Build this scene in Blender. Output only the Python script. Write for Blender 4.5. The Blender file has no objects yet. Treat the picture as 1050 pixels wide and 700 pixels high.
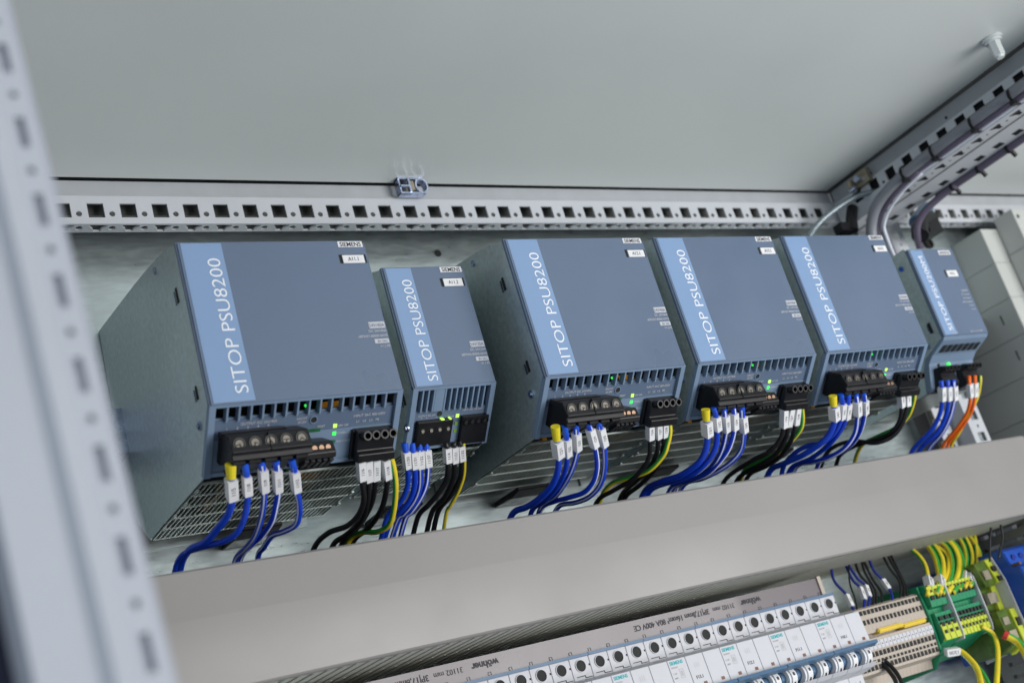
import bpy, bmesh, math, random
from mathutils import Vector, Matrix, noise
random.seed(7)
SC = bpy.context.scene
COL = SC.collection
# ------------------------------------------------------------------ camera
cam_data = bpy.data.cameras.new('camera'); cam = bpy.data.objects.new('camera', cam_data); COL.objects.link(cam)
cam.matrix_world = Matrix(((0.831568, 0.054899, -0.552703, -0.29422),
                           (-0.483342, -0.418718, -0.768801, -0.68586),
                           (-0.273634, 0.906455, -0.321658, -0.37162),
                           (0, 0, 0, 1)))
cam_data.sensor_width = 36.0; cam_data.lens = 36.0 * 1260.95 / 1050.0
cam_data.clip_start = 0.02; cam_data.clip_end = 50
cam_data.dof.use_dof = True; cam_data.dof.focus_distance = 0.92; cam_data.dof.aperture_fstop = 7.5
SC.camera = cam
# ------------------------------------------------------------------ world and lamps
w = bpy.data.worlds.new('World'); SC.world = w; w.use_nodes = True
w.node_tree.nodes['Background'].inputs[0].default_value = (0.75, 0.86, 1.0, 1)
w.node_tree.nodes['Background'].inputs[1].default_value = 0.15
def area(name, loc, target, size, power, color=(1, 1, 1)):
    d = bpy.data.lights.new(name, 'AREA'); d.shape = 'RECTANGLE'; d.size, d.size_y = size; d.energy = power; d.color = color
    o = bpy.data.objects.new(name, d); COL.objects.link(o); o.location = loc
    o.rotation_euler = (Vector(target) - Vector(loc)).to_track_quat('-Z', 'Y').to_euler(); return o
area('key_softbox', (1.2, -1.7, -0.60), (0.4, 0, 0.02), (1.4, 1.2), 44, (1.0, 0.985, 0.965))
area('left_softbox', (-1.5, -1.5, -0.1), (0.3, 0, -0.05), (1.0, 1.4), 13, (0.80, 0.90, 1.0))  # broad cool area lamp at the front left
SC.view_settings.view_transform = 'Standard'; SC.view_settings.look = 'None'
SC.view_settings.exposure = 0.0; SC.view_settings.gamma = 1.0
SC.render.engine = 'CYCLES'
CABLES = [
[1, "Y", "11/5", [[-0.0255, 0.008, -0.151], [-0.0245, 0.0145, -0.1577], [-0.0214, 0.0276, -0.1664], [-0.0213, 0.0402, -0.1725], [-0.0244, 0.0554, -0.1766], [-0.0283, 0.0726, -0.1801], [-0.0332, 0.088, -0.1792], [-0.0351, 0.105, -0.1839], [-0.0364, 0.1205, -0.199]], 0.0024, True],
[1, "B", "11/8", [[-0.0165, 0.008, -0.1515], [-0.0151, 0.0125, -0.1577], [-0.013, 0.0225, -0.1666], [-0.0122, 0.0305, -0.1724], [-0.0127, 0.0408, -0.1787], [-0.0152, 0.0509, -0.183], [-0.0202, 0.0621, -0.1838], [-0.0272, 0.077, -0.1815], [-0.0343, 0.0929, -0.1796], [-0.0376, 0.105, -0.1828], [-0.0406, 0.1202, -0.1978]], 0.002, True],
[1, "W", "11/9", [[-0.0057, 0.008, -0.1514], [-0.0043, 0.0113, -0.1549], [0.0001, 0.027, -0.1642], [0.0029, 0.0402, -0.1701], [0.0046, 0.0533, -0.1751], [0.0055, 0.0713, -0.1809], [0.004, 0.0885, -0.1841], [0.002, 0.105, -0.1864], [0.0006, 0.1208, -0.2001]], 0.002, True],
[1, "W", "11/11", [[0.0039, 0.008, -0.1519], [0.005, 0.0117, -0.1559], [0.009, 0.027, -0.1654], [0.0107, 0.0384, -0.1707], [0.0121, 0.0545, -0.177], [0.0105, 0.0726, -0.1813], [0.0084, 0.0846, -0.1826], [0.0057, 0.105, -0.1856], [0.0041, 0.1208, -0.1994]], 0.002, True],
[1, "W", "11/12", [[0.0143, 0.008, -0.1524], [0.0169, 0.0132, -0.1581], [0.0211, 0.0265, -0.1671], [0.0243, 0.0332, -0.1709], [0.0277, 0.0442, -0.1767], [0.0283, 0.0552, -0.1814], [0.0249, 0.067, -0.1817], [0.0208, 0.0809, -0.1803], [0.0191, 0.0954, -0.1838], [0.0181, 0.105, -0.1862], [0.017, 0.1206, -0.2011]], 0.002, True],
[1, "K", "11/6", [[0.0709, 0.027, -0.1499], [0.0714, 0.0283, -0.1523], [0.0739, 0.038, -0.1623], [0.0785, 0.0508, -0.1721], [0.078, 0.0626, -0.1789], [0.0738, 0.0759, -0.1825], [0.067, 0.0925, -0.1812], [0.0623, 0.11, -0.1852], [0.0593, 0.1253, -0.1998]], 0.002, True],
[1, "K", "11/7", [[0.0767, 0.027, -0.1499], [0.0767, 0.0284, -0.1522], [0.0801, 0.0407, -0.1626], [0.0833, 0.0549, -0.1714], [0.0847, 0.0728, -0.1801], [0.0805, 0.093, -0.1842], [0.0765, 0.11, -0.1859], [0.0738, 0.1256, -0.1991]], 0.002, True],
[1, "K", "11/17", [[0.0822, 0.027, -0.1498], [0.0827, 0.0285, -0.1521], [0.0858, 0.0414, -0.1619], [0.0886, 0.0567, -0.1702], [0.0891, 0.0717, -0.1763], [0.0877, 0.0897, -0.1813], [0.0846, 0.11, -0.1843], [0.0828, 0.1257, -0.198]], 0.002, True],
[1, "K", "11/18", [[0.0892, 0.027, -0.1499], [0.0901, 0.029, -0.1528], [0.0945, 0.0411, -0.1624], [0.0972, 0.0539, -0.1698], [0.0984, 0.0696, -0.177], [0.0964, 0.0894, -0.1827], [0.0927, 0.11, -0.1855], [0.0906, 0.1257, -0.1991]], 0.002, True],
[1, "G", "", [[0.093, 0.027, -0.1468], [0.0975, 0.0339, -0.1562], [0.102, 0.0457, -0.1672], [0.1047, 0.0617, -0.1792], [0.1044, 0.0741, -0.1868], [0.0996, 0.0847, -0.1878], [0.0942, 0.0969, -0.1836], [0.0891, 0.11, -0.1849], [0.0847, 0.1251, -0.1981]], 0.002, False],
[2, "B", "11/30", [[0.1285, 0.066, -0.1316], [0.1292, 0.0687, -0.1367], [0.132, 0.0771, -0.1465], [0.1342, 0.0866, -0.1555], [0.1331, 0.0958, -0.1623], [0.13, 0.1046, -0.1667], [0.126, 0.115, -0.1708], [0.1219, 0.1295, -0.187]], 0.002, True],
[2, "B", "11/31", [[0.1345, 0.066, -0.1322], [0.135, 0.0686, -0.1374], [0.1373, 0.0768, -0.1475], [0.1393, 0.0876, -0.1581], [0.1378, 0.0976, -0.1656], [0.1331, 0.1083, -0.1704], [0.1297, 0.115, -0.1721], [0.1244, 0.1294, -0.1868]], 0.002, True],
[2, "W", "11/32", [[0.1401, 0.066, -0.1321], [0.1407, 0.0686, -0.1372], [0.1423, 0.0771, -0.1479], [0.1442, 0.0879, -0.1586], [0.1425, 0.0978, -0.1662], [0.138, 0.1092, -0.1719], [0.135, 0.115, -0.1736], [0.1298, 0.1294, -0.1887]], 0.002, True],
[2, "W", "11/37", [[0.1455, 0.066, -0.1319], [0.1465, 0.0686, -0.1371], [0.1486, 0.0768, -0.1473], [0.1496, 0.0871, -0.1573], [0.1475, 0.0972, -0.1648], [0.1437, 0.108, -0.1708], [0.1408, 0.115, -0.1737], [0.1365, 0.1293, -0.1899]], 0.002, True],
[2, "K", "11/4", [[0.1618, 0.066, -0.1352], [0.1627, 0.0672, -0.1379], [0.1644, 0.0742, -0.147], [0.1655, 0.0844, -0.1569], [0.1618, 0.0957, -0.1638], [0.1574, 0.1068, -0.1686], [0.1533, 0.118, -0.1729], [0.1495, 0.1326, -0.1891]], 0.002, True],
[2, "K", "11/21", [[0.169, 0.066, -0.1352], [0.1688, 0.0673, -0.1378], [0.1707, 0.0756, -0.1472], [0.1726, 0.0871, -0.1568], [0.1706, 0.1015, -0.1652], [0.1659, 0.118, -0.1712], [0.1628, 0.1329, -0.1871]], 0.002, True],
[2, "K", "11/33", [[0.1737, 0.066, -0.1349], [0.1744, 0.0673, -0.1376], [0.1768, 0.075, -0.1466], [0.1786, 0.0866, -0.1566], [0.1756, 0.1013, -0.1649], [0.1712, 0.118, -0.1715], [0.1683, 0.1328, -0.1878]], 0.002, True],
[2, "G", "", [[0.1774, 0.066, -0.1337], [0.1795, 0.0746, -0.1451], [0.1819, 0.0858, -0.155], [0.1813, 0.0981, -0.1633], [0.1791, 0.1114, -0.1701], [0.1781, 0.118, -0.1732], [0.1764, 0.1327, -0.1904]], 0.0014, False],
[3, "Y", "12/1", [[0.2195, 0.008, -0.1506], [0.2226, 0.0154, -0.1587], [0.2288, 0.0272, -0.1672], [0.2333, 0.041, -0.1752], [0.2345, 0.0553, -0.1813], [0.2328, 0.0727, -0.1849], [0.2304, 0.0884, -0.1859], [0.2277, 0.105, -0.1852], [0.2258, 0.1208, -0.1966]], 0.0025, True],
[3, "B", "12/2", [[0.2276, 0.008, -0.1511], [0.2317, 0.0155, -0.1581], [0.2385, 0.0297, -0.1666], [0.2436, 0.0453, -0.1738], [0.2462, 0.0639, -0.1798], [0.2468, 0.0855, -0.1837], [0.2463, 0.105, -0.1849], [0.246, 0.121, -0.1977]], 0.002, True],
[3, "W", "12/3", [[0.2378, 0.008, -0.1509], [0.2394, 0.0123, -0.1555], [0.2461, 0.026, -0.1642], [0.251, 0.0447, -0.1724], [0.2538, 0.0637, -0.1783], [0.2553, 0.082, -0.1822], [0.2551, 0.105, -0.1837], [0.255, 0.121, -0.1965]], 0.002, True],
[3, "W", "12/4", [[0.2494, 0.008, -0.1509], [0.2509, 0.0101, -0.1545], [0.2589, 0.0211, -0.1651], [0.2664, 0.0347, -0.1754], [0.2692, 0.0477, -0.1834], [0.2674, 0.0608, -0.1879], [0.2631, 0.0759, -0.1866], [0.2595, 0.0899, -0.1845], [0.2559, 0.105, -0.1842], [0.2531, 0.1207, -0.196]], 0.002, True],
[3, "W", "12/5", [[0.2585, 0.008, -0.151], [0.2606, 0.0104, -0.1546], [0.2683, 0.022, -0.165], [0.2766, 0.0399, -0.1771], [0.2798, 0.0559, -0.1856], [0.2782, 0.0713, -0.1897], [0.2751, 0.0865, -0.1889], [0.2716, 0.105, -0.1855], [0.2694, 0.1206, -0.1954]], 0.002, True],
[3, "K", "12/6", [[0.3237, 0.027, -0.1462], [0.3241, 0.0288, -0.1497], [0.3267, 0.0379, -0.1601], [0.3303, 0.0492, -0.1699], [0.3292, 0.0598, -0.1762], [0.3252, 0.0743, -0.181], [0.319, 0.0935, -0.1827], [0.3145, 0.11, -0.1847], [0.3114, 0.1255, -0.198]], 0.0019, True],
[3, "K", "12/7", [[0.332, 0.027, -0.1466], [0.3322, 0.0289, -0.1496], [0.3366, 0.0395, -0.1592], [0.3412, 0.0533, -0.1683], [0.3419, 0.07, -0.1754], [0.3403, 0.0901, -0.1796], [0.3394, 0.11, -0.1837], [0.3389, 0.1257, -0.1981]], 0.0019, True],
[3, "K", "12/8", [[0.3384, 0.027, -0.1468], [0.3385, 0.0285, -0.1495], [0.3419, 0.0382, -0.159], [0.3465, 0.0539, -0.17], [0.3472, 0.0696, -0.1775], [0.345, 0.0891, -0.1822], [0.3427, 0.11, -0.1859], [0.3415, 0.1258, -0.1999]], 0.0019, True],
[3, "G", "", [[0.3428, 0.027, -0.1473], [0.3451, 0.0331, -0.1567], [0.3454, 0.0408, -0.1643], [0.3446, 0.0499, -0.1712], [0.3392, 0.0653, -0.1773], [0.3323, 0.0818, -0.1767], [0.3259, 0.0991, -0.175], [0.3234, 0.115, -0.1808], [0.3217, 0.1302, -0.1968]], 0.002, False],
[4, "Y", "13/1", [[0.3652, 0.008, -0.1508], [0.3672, 0.0133, -0.1584], [0.3721, 0.0228, -0.1673], [0.3756, 0.0354, -0.1765], [0.3747, 0.0477, -0.1824], [0.3702, 0.0665, -0.1849], [0.3657, 0.0856, -0.1831], [0.3621, 0.105, -0.1836], [0.3598, 0.1208, -0.196]], 0.0026, True],
[4, "B", "13/2", [[0.3743, 0.008, -0.15], [0.3768, 0.0116, -0.1559], [0.3813, 0.0199, -0.1647], [0.3851, 0.032, -0.1748], [0.3841, 0.0448, -0.1819], [0.3802, 0.0609, -0.1863], [0.3745, 0.0808, -0.1852], [0.3685, 0.105, -0.1836], [0.3656, 0.1206, -0.1948]], 0.0023, True],
[4, "W", "13/3", [[0.3848, 0.008, -0.1501], [0.3874, 0.0123, -0.1558], [0.394, 0.0239, -0.1653], [0.3991, 0.0412, -0.1756], [0.4006, 0.0591, -0.1826], [0.3994, 0.0804, -0.1857], [0.3972, 0.105, -0.1837], [0.3962, 0.1209, -0.1947]], 0.0021, True],
[4, "W", "13/4", [[0.395, 0.008, -0.1498], [0.3965, 0.0112, -0.1549], [0.4011, 0.0216, -0.1653], [0.4033, 0.0359, -0.1754], [0.4023, 0.0504, -0.182], [0.4, 0.0667, -0.1866], [0.3957, 0.0869, -0.186], [0.3922, 0.105, -0.1836], [0.39, 0.1207, -0.194]], 0.0021, True],
[4, "W", "13/5", [[0.4045, 0.008, -0.1502], [0.4067, 0.0135, -0.158], [0.4129, 0.0239, -0.1677], [0.4174, 0.0375, -0.1777], [0.416, 0.0511, -0.1833], [0.4124, 0.0689, -0.1859], [0.409, 0.0859, -0.1858], [0.4055, 0.105, -0.1835], [0.4034, 0.1207, -0.1941]], 0.0021, True],
[4, "K", "13/6", [[0.4712, 0.027, -0.148], [0.4711, 0.0286, -0.1514], [0.4745, 0.0396, -0.1639], [0.4749, 0.0503, -0.1723], [0.4709, 0.0641, -0.1774], [0.4663, 0.0778, -0.1782], [0.4589, 0.11, -0.183], [0.4562, 0.1256, -0.1967]], 0.002, True],
[4, "K", "13/7", [[0.4793, 0.027, -0.1483], [0.4793, 0.0285, -0.1513], [0.4806, 0.04, -0.1631], [0.483, 0.0494, -0.1705], [0.4822, 0.0666, -0.1793], [0.4784, 0.084, -0.1818], [0.4739, 0.11, -0.1839], [0.4718, 0.1258, -0.1968]], 0.002, True],
[4, "K", "13/8", [[0.4874, 0.027, -0.1486], [0.4868, 0.0283, -0.1511], [0.4894, 0.0396, -0.1626], [0.4922, 0.0539, -0.1728], [0.4918, 0.0709, -0.1804], [0.489, 0.0884, -0.1828], [0.486, 0.11, -0.1835], [0.4844, 0.1259, -0.1959]], 0.002, True],
[4, "G", "", [[0.4919, 0.027, -0.1481], [0.4972, 0.0376, -0.1609], [0.4978, 0.0475, -0.168], [0.4941, 0.0683, -0.1751], [0.4911, 0.0841, -0.1768], [0.487, 0.112, -0.1773], [0.4852, 0.1279, -0.1896]], 0.002, False],
[5, "Y", "14/1", [[0.5106, 0.008, -0.1517], [0.5129, 0.0131, -0.1593], [0.5185, 0.022, -0.168], [0.5197, 0.0348, -0.1767], [0.5175, 0.0476, -0.181], [0.5139, 0.067, -0.1834], [0.5103, 0.0902, -0.1831], [0.5085, 0.105, -0.1834], [0.5071, 0.1209, -0.1956]], 0.0027, True],
[5, "B", "14/2", [[0.521, 0.008, -0.1511], [0.5242, 0.0128, -0.1577], [0.5287, 0.0239, -0.1673], [0.5299, 0.0378, -0.1751], [0.5282, 0.0536, -0.1786], [0.5266, 0.0694, -0.1752], [0.5255, 0.0866, -0.1758], [0.5271, 0.105, -0.1809], [0.5282, 0.1205, -0.196]], 0.0022, True],
[5, "B", "14/3", [[0.5302, 0.008, -0.1511], [0.5315, 0.0133, -0.1582], [0.5357, 0.0248, -0.1676], [0.5372, 0.0388, -0.1751], [0.5373, 0.0571, -0.181], [0.5366, 0.0803, -0.1843], [0.5358, 0.105, -0.1838], [0.5354, 0.121, -0.1955]], 0.0022, True],
[5, "W", "14/4", [[0.5396, 0.008, -0.1515], [0.542, 0.0117, -0.1575], [0.5472, 0.0213, -0.1674], [0.5524, 0.0352, -0.1784], [0.5521, 0.0506, -0.1859], [0.5489, 0.0683, -0.1884], [0.5461, 0.0865, -0.1863], [0.5439, 0.105, -0.1828], [0.5425, 0.1207, -0.1926]], 0.0022, True],
[5, "W", "14/5", [[0.5494, 0.008, -0.1514], [0.5527, 0.0127, -0.1571], [0.5599, 0.024, -0.1656], [0.5678, 0.0423, -0.1756], [0.5717, 0.0611, -0.1817], [0.5735, 0.0837, -0.183], [0.5754, 0.105, -0.1812], [0.5765, 0.1209, -0.1922]], 0.0022, True],
[5, "K", "14/6", [[0.6229, 0.027, -0.1447], [0.6234, 0.029, -0.1488], [0.6283, 0.0378, -0.1597], [0.6315, 0.0486, -0.1697], [0.6293, 0.0608, -0.1764], [0.6238, 0.0777, -0.1767], [0.6195, 0.095, -0.1746], [0.616, 0.1127, -0.1756], [0.6172, 0.125, -0.1812], [0.6182, 0.1399, -0.1981]], 0.002, True],
[5, "K", "14/7", [[0.6317, 0.027, -0.145], [0.6318, 0.0287, -0.1492], [0.6337, 0.0359, -0.16], [0.6334, 0.0472, -0.172], [0.6285, 0.0598, -0.1801], [0.6204, 0.0747, -0.1805], [0.6153, 0.0935, -0.1708], [0.6086, 0.1111, -0.1683], [0.6051, 0.125, -0.1728], [0.6023, 0.1401, -0.1883]], 0.002, True],
[5, "G", "", [[0.6401, 0.027, -0.1447], [0.6445, 0.032, -0.1518], [0.6466, 0.0401, -0.1591], [0.6478, 0.0513, -0.1662], [0.646, 0.0677, -0.1708], [0.6437, 0.0916, -0.1708], [0.6431, 0.11, -0.1715], [0.6494, 0.13, -0.18], [0.6527, 0.1446, -0.1966]], 0.002, False],
[6, "B", "15/1", [[0.7306, 0.062, -0.1319], [0.7312, 0.0643, -0.1373], [0.734, 0.0723, -0.1489], [0.735, 0.0829, -0.1605], [0.7316, 0.0973, -0.1713], [0.724, 0.12, -0.1818], [0.7205, 0.1344, -0.1986]], 0.0022, True],
[6, "B", "15/2", [[0.7404, 0.062, -0.1322], [0.7406, 0.0643, -0.1376], [0.7435, 0.0722, -0.1493], [0.7448, 0.0847, -0.1628], [0.7415, 0.0992, -0.1737], [0.734, 0.12, -0.1829], [0.7303, 0.1344, -0.1995]], 0.0022, True],
[6, "W", "15/3", [[0.7495, 0.062, -0.1324], [0.7498, 0.0644, -0.1377], [0.7533, 0.0728, -0.1494], [0.7544, 0.0864, -0.163], [0.753, 0.1013, -0.174], [0.749, 0.12, -0.1835], [0.7468, 0.1345, -0.2008]], 0.0022, True],
[6, "O", "15/4", [[0.7758, 0.062, -0.1301], [0.7762, 0.0652, -0.1369], [0.7808, 0.0734, -0.1483], [0.7824, 0.0846, -0.16], [0.7787, 0.1001, -0.1707], [0.7741, 0.12, -0.1809], [0.7716, 0.1345, -0.1982]], 0.0018, True],
[6, "O", "15/5", [[0.7851, 0.062, -0.1303], [0.7852, 0.0649, -0.1366], [0.788, 0.0736, -0.1483], [0.7895, 0.0854, -0.1604], [0.7861, 0.1011, -0.171], [0.7821, 0.12, -0.1806], [0.7799, 0.1345, -0.198]], 0.0018, True],
[6, "G", "", [[0.7938, 0.062, -0.1305], [0.7934, 0.0649, -0.1368], [0.7928, 0.0721, -0.1467], [0.791, 0.0796, -0.1542], [0.7881, 0.091, -0.1634], [0.7863, 0.1074, -0.1751], [0.7854, 0.12, -0.1832], [0.7846, 0.1341, -0.2016]], 0.0018, False],
[7, "B", "12/1", [[0.5702, 0.135, -0.2742], [0.5626, 0.1299, -0.289], [0.565, 0.124, -0.3037], [0.562, 0.1198, -0.3151], [0.5581, 0.117, -0.3228]], 0.0013, "m1"],
[7, "K", "", [[0.6049, 0.135, -0.2665], [0.5913, 0.1317, -0.2757], [0.5769, 0.1261, -0.2937], [0.5707, 0.1213, -0.3085], [0.5628, 0.117, -0.3219]], 0.0009, False],
[7, "B", "12/2", [[0.589, 0.135, -0.2744], [0.5849, 0.129, -0.2917], [0.5871, 0.1257, -0.3001], [0.5824, 0.1216, -0.3118], [0.5685, 0.117, -0.3238]], 0.0013, "m1"],
[7, "B", "12/3", [[0.5923, 0.135, -0.274], [0.5914, 0.1293, -0.2906], [0.5947, 0.1257, -0.2996], [0.5903, 0.122, -0.3103], [0.5744, 0.117, -0.324]], 0.0013, "m1"],
[7, "K", "", [[0.6033, 0.135, -0.2729], [0.5973, 0.13, -0.2881], [0.5993, 0.1254, -0.3004], [0.5941, 0.1213, -0.3126], [0.5796, 0.117, -0.324]], 0.0013, False],
[7, "K", "", [[0.6121, 0.135, -0.2733], [0.6051, 0.1301, -0.2879], [0.6024, 0.1239, -0.3054], [0.5951, 0.1203, -0.3156], [0.5849, 0.117, -0.3241]], 0.0013, False],
[7, "K", "", [[0.6146, 0.135, -0.2747], [0.6091, 0.1281, -0.2947], [0.6084, 0.1232, -0.3079], [0.6018, 0.12, -0.3169], [0.5914, 0.117, -0.3243]], 0.0013, False],
[7, "B", "12/4", [[0.6224, 0.135, -0.274], [0.6177, 0.1305, -0.2873], [0.62, 0.1263, -0.298], [0.6196, 0.1227, -0.3079], [0.6177, 0.1205, -0.3142], [0.6092, 0.117, -0.3238]], 0.0013, "m2"],
[7, "K", "", [[0.6423, 0.135, -0.2723], [0.6384, 0.1299, -0.288], [0.6391, 0.1249, -0.3019], [0.6312, 0.1211, -0.3136], [0.6158, 0.117, -0.3241]], 0.0013, False],
[7, "K", "", [[0.6485, 0.135, -0.2713], [0.6443, 0.1296, -0.2877], [0.6425, 0.1246, -0.3025], [0.6351, 0.1207, -0.3144], [0.6225, 0.117, -0.3244]], 0.0013, False],
[7, "K", "", [[0.653, 0.135, -0.271], [0.6469, 0.1283, -0.2913], [0.6433, 0.1235, -0.3056], [0.6372, 0.1199, -0.3165], [0.6293, 0.117, -0.3246]], 0.0013, False],
[8, "G", "", [[0.6737, 0.13, -0.2727], [0.6769, 0.1244, -0.2825], [0.6746, 0.1186, -0.2945], [0.6638, 0.1124, -0.3082], [0.6458, 0.105, -0.3233]], 0.0022, False],
[8, "G", "", [[0.6987, 0.13, -0.2676], [0.6965, 0.1225, -0.2846], [0.6897, 0.1172, -0.2974], [0.6782, 0.1115, -0.3108], [0.6578, 0.105, -0.3244]], 0.0028, False],
[8, "G", "", [[0.7061, 0.13, -0.2677], [0.7048, 0.1227, -0.2843], [0.6984, 0.1174, -0.2971], [0.6793, 0.1103, -0.3134], [0.6622, 0.105, -0.3242]], 0.0028, False],
[8, "G", "", [[0.7149, 0.13, -0.268], [0.7203, 0.1231, -0.283], [0.7112, 0.1169, -0.2992], [0.6905, 0.1106, -0.3147], [0.667, 0.105, -0.3251]], 0.0022, False],
[8, "G", "", [[0.7251, 0.13, -0.2685], [0.7291, 0.1235, -0.2831], [0.7223, 0.1179, -0.2978], [0.7027, 0.1116, -0.3133], [0.6737, 0.105, -0.3253]], 0.0028, False],
[8, "G", "", [[0.7317, 0.13, -0.2695], [0.7342, 0.1227, -0.2862], [0.7238, 0.1162, -0.3031], [0.7019, 0.1097, -0.3183], [0.6813, 0.105, -0.3266]], 0.0028, False],
[8, "G", "", [[0.7157, 0.13, -0.2792], [0.7163, 0.1236, -0.2905], [0.7038, 0.1177, -0.3026], [0.6868, 0.1123, -0.312], [0.6614, 0.105, -0.3232]], 0.0022, False],
[8, "G", "", [[0.7491, 0.13, -0.2669], [0.745, 0.1231, -0.284], [0.7345, 0.1175, -0.2982], [0.7153, 0.1114, -0.3123], [0.6918, 0.105, -0.3255]], 0.0022, False],
[8, "G", "", [[0.7575, 0.13, -0.2671], [0.7535, 0.1233, -0.2836], [0.7434, 0.1175, -0.2981], [0.7224, 0.1109, -0.3136], [0.6996, 0.105, -0.3249]], 0.0022, False],
[8, "G", "", [[0.7643, 0.13, -0.2681], [0.7624, 0.1222, -0.287], [0.7539, 0.1165, -0.3016], [0.7352, 0.111, -0.3143], [0.7087, 0.105, -0.3246]], 0.0022, False],
[8, "G", "", [[0.7768, 0.13, -0.2678], [0.7655, 0.1238, -0.2836], [0.7487, 0.1169, -0.3007], [0.7288, 0.1106, -0.3147], [0.7068, 0.105, -0.3252]], 0.0022, False],
[9, "G", "", [[0.6496, 0.108, -0.3766], [0.6573, 0.104, -0.3778], [0.6562, 0.095, -0.388], [0.6487, 0.0855, -0.3984], [0.6261, 0.07, -0.4134]], 0.0028, False],
[9, "G", "", [[0.6589, 0.112, -0.3738], [0.6643, 0.1063, -0.3817], [0.6621, 0.0965, -0.3934], [0.6559, 0.0867, -0.404], [0.6432, 0.075, -0.4161]], 0.0022, False],
[9, "G", "", [[0.7007, 0.105, -0.3631], [0.7072, 0.1011, -0.3722], [0.6993, 0.0956, -0.3845], [0.6813, 0.088, -0.3982], [0.6499, 0.075, -0.4175]], 0.0026, False],
[9, "G", "", [[0.7099, 0.09, -0.3768], [0.7148, 0.0847, -0.3846], [0.7104, 0.0777, -0.3942], [0.6902, 0.06, -0.415]], 0.0036, False],
[9, "K", "", [[0.5705, 0.12, -0.3583], [0.5717, 0.1163, -0.3655], [0.5717, 0.1093, -0.3748], [0.5666, 0.1009, -0.3852], [0.5545, 0.09, -0.3976]], 0.002, False],
[9, "K", "", [[0.568, 0.12, -0.3604], [0.568, 0.1156, -0.3684], [0.5658, 0.1086, -0.3774], [0.561, 0.1014, -0.3857], [0.5468, 0.09, -0.3977]], 0.002, False],
[10, "K", "", [[0.7113, 0.06, -0.2815], [0.7015, 0.06, -0.2944], [0.6909, 0.06, -0.3107]], 0.0011, False],
[10, "K", "", [[0.7267, 0.06, -0.2808], [0.7214, 0.06, -0.2936], [0.7046, 0.06, -0.31]], 0.0011, False]]
# ------------------------------------------------------------------ materials
def nodes(name):
    m = bpy.data.materials.new(name); m.use_nodes = True
    nt = m.node_tree; return m, nt, nt.nodes['Principled BSDF']
def mat(name, col, rough=0.5, metal=0.0, var=0.06, scale=40, bump=0.0, bscale=300, stretch=(1, 1, 1), coat=0.0, spec=0.5, rv=0.06):
    m, nt, b = nodes(name)
    b.inputs['Roughness'].default_value = rough; b.inputs['Metallic'].default_value = metal
    b.inputs['Specular IOR Level'].default_value = spec
    b.inputs['Coat Weight'].default_value = coat
    tc = nt.nodes.new('ShaderNodeTexCoord'); mp = nt.nodes.new('ShaderNodeMapping'); mp.inputs['Scale'].default_value = stretch
    nt.links.new(tc.outputs['Object'], mp.inputs[0])
    n = nt.nodes.new('ShaderNodeTexNoise'); n.inputs['Scale'].default_value = scale; n.inputs['Detail'].default_value = 5
    nt.links.new(mp.outputs[0], n.inputs['Vector'])
    r = nt.nodes.new('ShaderNodeMapRange'); r.inputs[1].default_value = 0.3; r.inputs[2].default_value = 0.7
    r.inputs[3].default_value = 1 - var; r.inputs[4].default_value = 1 + var
    nt.links.new(n.outputs['Fac'], r.inputs[0])
    mx = nt.nodes.new('ShaderNodeVectorMath'); mx.operation = 'SCALE'; mx.inputs[0].default_value = col[:3]
    nt.links.new(r.outputs[0], mx.inputs['Scale']); nt.links.new(mx.outputs[0], b.inputs['Base Color'])
    rr = nt.nodes.new('ShaderNodeMapRange'); rr.inputs[3].default_value = max(0.02, rough - rv); rr.inputs[4].default_value = min(1, rough + rv); rr.inputs[1].default_value = 0.3; rr.inputs[2].default_value = 0.7
    nt.links.new(n.outputs['Fac'], rr.inputs[0]); nt.links.new(rr.outputs[0], b.inputs['Roughness'])
    if bump:
        n2 = nt.nodes.new('ShaderNodeTexNoise'); n2.inputs['Scale'].default_value = bscale; n2.inputs['Detail'].default_value = 3
        nt.links.new(mp.outputs[0], n2.inputs['Vector'])
        bp = nt.nodes.new('ShaderNodeBump'); bp.inputs['Strength'].default_value = bump; bp.inputs['Distance'].default_value = 0.0006
        nt.links.new(n2.outputs['Fac'], bp.inputs['Height']); nt.links.new(bp.outputs[0], b.inputs['Normal'])
    return m
def glow(name, col, s):
    m, nt, b = nodes(name); b.inputs['Base Color'].default_value = (*col, 1)
    b.inputs['Emission Color'].default_value = (*col, 1); b.inputs['Emission Strength'].default_value = s; return m
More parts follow.
